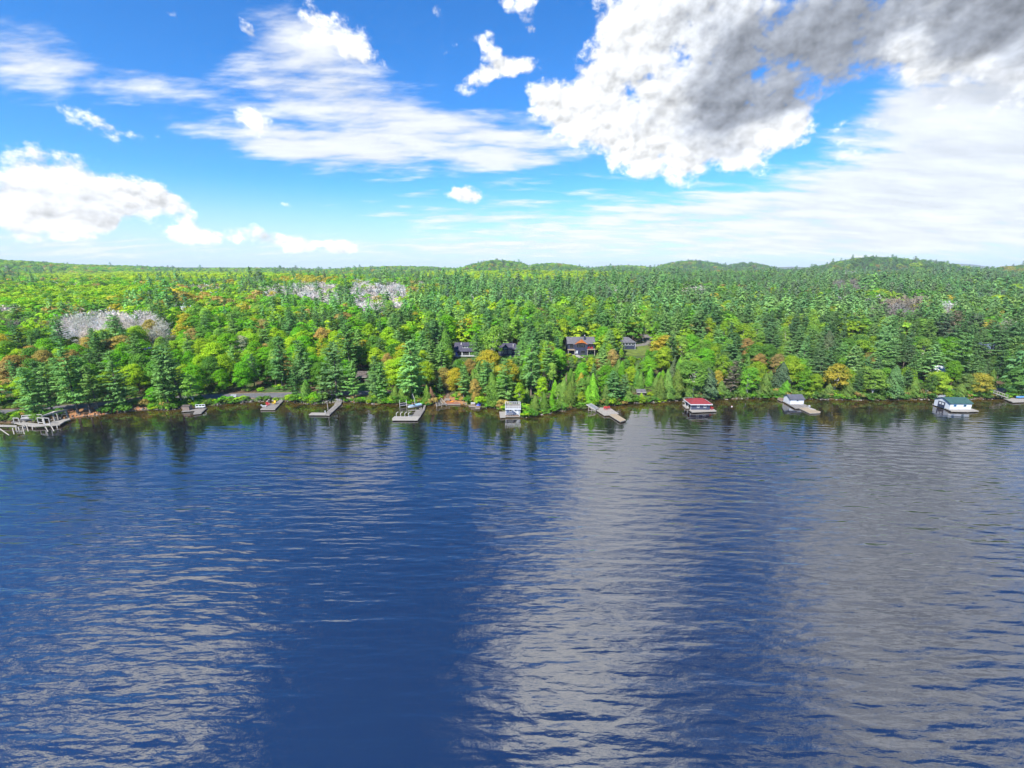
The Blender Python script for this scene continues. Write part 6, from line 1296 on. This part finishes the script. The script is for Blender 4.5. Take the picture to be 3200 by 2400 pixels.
ORD = ['leftmost', 'second from left', 'third from left', 'fourth from left', 'fifth from left', 'sixth from left', 'seventh from left', 'eighth from left', 'ninth from left', 'tenth from left', 'eleventh from left', 'twelfth from left', 'thirteenth from left', 'fourteenth from left', 'fifteenth from left', 'sixteenth from left']
KWORD = {P: 'pine', S_: 'spruce', C_: 'cedar', L_: 'broadleaf tree', B_: 'birch', X_: 'leafless tree', O_: 'bare-stemmed pine', 'shrub': 'shrub'}
GWORD = {P: 'pines on the lake shore and slope', S_: 'spruces among the other trees', C_: 'cedars along the bank', L_: 'broadleaf trees in spring leaf', B_: 'birches with pale stems', X_: 'leafless pale trees', O_: 'tall pines with bare lower stems', 'shrub': 'shrubs at the water'}
MAXK = {P: 300, L_: 300, B_: 220, C_: 280, S_: 120, X_: 60, O_: 40}
def dress(things):
    """labels that tell each plant apart: look, place, and order from the left where several still match"""
    keys = {}
    for t in things:
        lm = min(LAND, key=lambda l: abs(l[0] - t['px']))[1]
        bd = next(b for a, b in BANDS if t['s'] < a)
        lo, hi = {P: (14, 18), S_: (8, 11), C_: (5.5, 8), L_: (9.5, 12.5), B_: (10, 13), X_: (10, 13), O_: (15, 19), 'shrub': (1.2, 1.7)}[t['kind']]
        size = 'tall' if t['h'] > hi else 'mid-sized' if t['h'] > lo else 'short'
        t['key'] = (size, t['t'], t['kind'], bd, lm); keys.setdefault(t['key'], []).append(t)
    for k, g in keys.items():
        g.sort(key=lambda t: t['px'])
        base = '%s %s %s %s %s' % (k[0], TWORD[k[1]], KWORD[k[2]], k[3], k[4])
        for i, t in enumerate(g): t['label'] = base if len(g) == 1 else base + ', ' + ORD[min(i, 15)]
TREES = [t for t in TREES if t['px'] > -260 and t['px'] < 3460]
chosen, rest = [], []
inview = lambda t: -15 < t['px'] < 3215
for kn in MAXK:
    L = sorted([t for t in TREES if t['kind'] == kn], key=lambda t: (not inview(t), not t['hand'], t['dep']))
    nv = sum(inview(t) for t in L); cut = min(MAXK[kn], nv)
    chosen += L[:cut]; rest += L[cut:]
# shrubs along the water line
SHR = []
for i in range(800):
    px = rng.uniform(-20, 3220); X0 = ray_plane(px, 1260)[0]; s = rng.uniform(.25, 2.2) if i % 4 else rng.uniform(2.5, 6); Y0 = float(shoreY(X0)) + s; h = rng.uniform(1.1, 2.7); w = rng.uniform(1, 1.6)
    ppx, ppy, dd = project((X0, Y0, 1.0))
    if blocked(X0, Y0, h, w, 'shrub') or len(SHR) > 290 or any((X0 - q['x']) ** 2 + (Y0 - q['y']) ** 2 < 1.2 for q in SHR): continue
    SHR.append(dict(x=X0, y=Y0, z=gz(X0, Y0), h=h, kind='shrub', t=str(rng.choice(['g1', 'g2', 'c', 'c', 'g3', 'o'])), w=w, px=ppx, py=ppy, dep=dd, s=s))
chosen += SHR
dress(chosen)
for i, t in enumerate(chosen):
    kn = t['kind']; h0 = KINDS[kn][2]; e = bpy.data.objects.new(kn, None); COL.objects.link(e); e.empty_display_size = .5
    sc = t['h'] / h0; hw = sc * t['w']
    tilt = 0.05 if kn in (P, L_) else .09 if kn == B_ else .04
    e.location = (t['x'], t['y'], t['z'] - .12); e.scale = (hw, hw, sc); e.rotation_euler = (rng.normal(0, tilt), rng.normal(0, tilt), rng.uniform(0, 6.283))
    tag(e, t['label'], 'shrub' if kn == 'shrub' else 'tree', GWORD[kn])
    tr, cr = PROTO[kn][int(rng.integers(len(PROTO[kn])))]
    cloud_shade = np.clip((t['px'] - 1500) / 900, 0, 1)            # cloud shadow over the right-hand slope, painted into the leaf tint
    tint = (np.array(TINT[t['t']]) * (1 - .24 * cloud_shade) + .020 * cloud_shade) * rng.uniform(.82, 1.18) * np.array([rng.uniform(.9, 1.12), 1, rng.uniform(.85, 1.15)])
    for nm, me in (('trunk', tr), ('crown', cr)):
        o = bpy.data.objects.new(nm, me); COL.objects.link(o); o.parent = e
        if nm == 'trunk': o.scale = (t['w'] ** -.6, t['w'] ** -.6, 1)
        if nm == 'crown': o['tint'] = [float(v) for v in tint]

def scatter(name, kn, pts, label):
    """the rest of a kind as one mass"""
    n_ = len(pts['X'])
    if not n_: return
    me = bpy.data.meshes.new(name); me.vertices.add(n_); me.vertices.foreach_set('co', np.stack([pts['X'], pts['Y'], pts['Z'] - .15], 1).astype(np.float32).ravel())
    def attr(nm, ty, v, f='vector'): a = me.attributes.new(nm, ty, 'POINT'); a.data.foreach_set(f, np.asarray(v, np.float32).ravel())
    attr('spin', 'FLOAT_VECTOR', np.stack([rng.normal(0, .05, n_), rng.normal(0, .05, n_), rng.uniform(0, 6.28, n_)], 1))
    g = pts['h'] / pts['H0']; wd = g * pts['w'] * rng.uniform(.9, 1.2, n_) * (1.22 if kn == L_ else 1.12)
    attr('size', 'FLOAT_VECTOR', np.stack([wd, wd, g], 1))
    cloud_shade = np.clip((CX + FPX * pts['X'] / (pts['Y'] * CP + 8) - 1500) / 900, 0, 1)[:, None]  # massed trees: same cloud shadow dulled into their tint
    tv = (np.array([TINT[k] for k in pts['t']]) * (1 - .24 * cloud_shade) + .020 * cloud_shade) * rng.uniform(.78, 1.22, (n_, 1)) * np.stack([rng.uniform(.85, 1.15, n_), np.ones(n_), rng.uniform(.85, 1.15, n_)], 1)
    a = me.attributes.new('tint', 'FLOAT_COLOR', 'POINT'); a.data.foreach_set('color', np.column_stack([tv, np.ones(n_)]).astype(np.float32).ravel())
    o = bpy.data.objects.new(name, me); COL.objects.link(o); tag(o, label, 'forest', kind='stuff')
    ng = bpy.data.node_groups.new(name, 'GeometryNodeTree')
    ng.interface.new_socket('Geometry', in_out='INPUT', socket_type='NodeSocketGeometry'); ng.interface.new_socket('Geometry', in_out='OUTPUT', socket_type='NodeSocketGeometry')
    nd = ng.nodes; gi = nd.new('NodeGroupInput'); go = nd.new('NodeGroupOutput'); ip = nd.new('GeometryNodeInstanceOnPoints')
    ci = nd.new('GeometryNodeCollectionInfo'); ci.inputs['Collection'].default_value = FARCOL[kn]; ci.inputs['Separate Children'].default_value = True; ci.inputs['Reset Children'].default_value = True
    def na(nm, ty='FLOAT_VECTOR'):
        x = nd.new('GeometryNodeInputNamedAttribute'); x.data_type = ty; x.inputs['Name'].default_value = nm; return x.outputs['Attribute']
    er = nd.new('FunctionNodeEulerToRotation'); ln = ng.links.new
    ln(na('spin'), er.inputs[0]); ln(er.outputs[0], ip.inputs['Rotation']); ln(na('size'), ip.inputs['Scale'])
    ri = nd.new('FunctionNodeRandomValue'); ri.data_type = 'INT'
    [s for s in ri.inputs if s.name == 'Max' and s.enabled][0].default_value = len(FARCOL[kn].objects) - 1
    ip.inputs['Pick Instance'].default_value = True
    ln([s for s in ri.outputs if s.enabled][0], ip.inputs['Instance Index'])
    ln(gi.outputs[0], ip.inputs['Points']); ln(ci.outputs[0], ip.inputs['Instance']); ln(ip.outputs[0], go.inputs[0])
    o.modifiers.new('scatter', 'NODES').node_group = ng
    return o
FN = {P: ('pine_forest', 'blue-green pine forest covering the slopes behind the shore trees'), L_: ('broadleaf_forest', 'bright green and yellow broadleaf forest rolling back to the skyline'), B_: ('birch_forest', 'light green birches scattered through the forest behind'),
      X_: ('leafless_grove', 'groves of pale leafless trees showing grey in the forest'), C_: ('cedar_forest', 'remaining small cedars among the shore trees'), S_: ('spruce_forest', 'remaining dark spruces among the slope trees'), O_: ('stemmed_pine_forest', 'tall bare-stemmed pines behind the right-hand shore')}
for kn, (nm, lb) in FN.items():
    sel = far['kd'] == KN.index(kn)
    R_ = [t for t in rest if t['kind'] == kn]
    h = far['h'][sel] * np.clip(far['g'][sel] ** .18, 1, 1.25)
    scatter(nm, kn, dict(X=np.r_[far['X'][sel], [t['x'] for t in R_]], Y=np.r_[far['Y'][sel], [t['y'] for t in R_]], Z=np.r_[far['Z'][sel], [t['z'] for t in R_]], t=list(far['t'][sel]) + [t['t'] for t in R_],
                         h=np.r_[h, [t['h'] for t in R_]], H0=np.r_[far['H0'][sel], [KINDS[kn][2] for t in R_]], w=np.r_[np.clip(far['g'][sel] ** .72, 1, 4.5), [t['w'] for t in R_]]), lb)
# low growth that covers the bank and the clearings
ux, us = rng.uniform(-330, 330, 9000), np.r_[rng.uniform(.1, 6, 4500), rng.uniform(5, 75, 4500)]; uy = shoreY(ux) + us; uz = ground(ux, uy); uh = rng.uniform(.5, 1.5, 9000)
good = np.ones(9000, bool)
for (ox, oy, rr) in OCC: good &= (ux - ox) ** 2 + (uy - oy) ** 2 > (rr * .8) ** 2
dz = uy * CP - (uz - HC) * SP; upx = CX + FPX * ux / dz; upy = CY - FPX * (uy * SP + (uz - HC) * CP) / dz
good &= ~((upx > 175) & (upx < 470) & (us < 9)) & ~((upx > 1370) & (upx < 1460) & (us < 5)) & ~((upx > 990) & (upx < 1080) & (us < 4)) & ~((upx < 260) & (us < 3)) & ~((upx > 1040) & (upx < 1165) & (us < 9) & (us > 4))
for (bx, by) in KEEPB: good &= ~((uy < by + 1.0) & (upx > bx[0] - 4) & (upx < bx[2] + 4) & (upy > bx[1]) & (upy - uh * 9 < bx[3]))
good &= (upx > -200) & (upx < 3400)
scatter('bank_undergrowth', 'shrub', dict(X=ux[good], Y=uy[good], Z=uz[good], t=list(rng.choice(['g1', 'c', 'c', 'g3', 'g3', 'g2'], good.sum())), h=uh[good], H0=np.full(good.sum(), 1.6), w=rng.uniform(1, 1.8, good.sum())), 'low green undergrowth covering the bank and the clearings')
print('trees', len(TREES), 'single', len(chosen), 'far', len(far['X']))

# ------------------------------------------------------------------ the air between here and the far hills
def build_haze():
    m = bpy.data.materials.new('air'); m.use_nodes = True; n = N(m.node_tree)
    v = n.new('ShaderNodeVolumePrincipled', i_Color=(0.72, 0.84, 1.0, 1), i_Density=0.00008, i_Anisotropy=0.0)
    n.new('ShaderNodeOutputMaterial', i_Volume=v.outputs[0]); MAT['air'] = m
    o = MB().box(-9800, 9800, -6500, 9900, -11, 150).build('haze', 'air'); tag(o, kind='stuff')
build_haze()
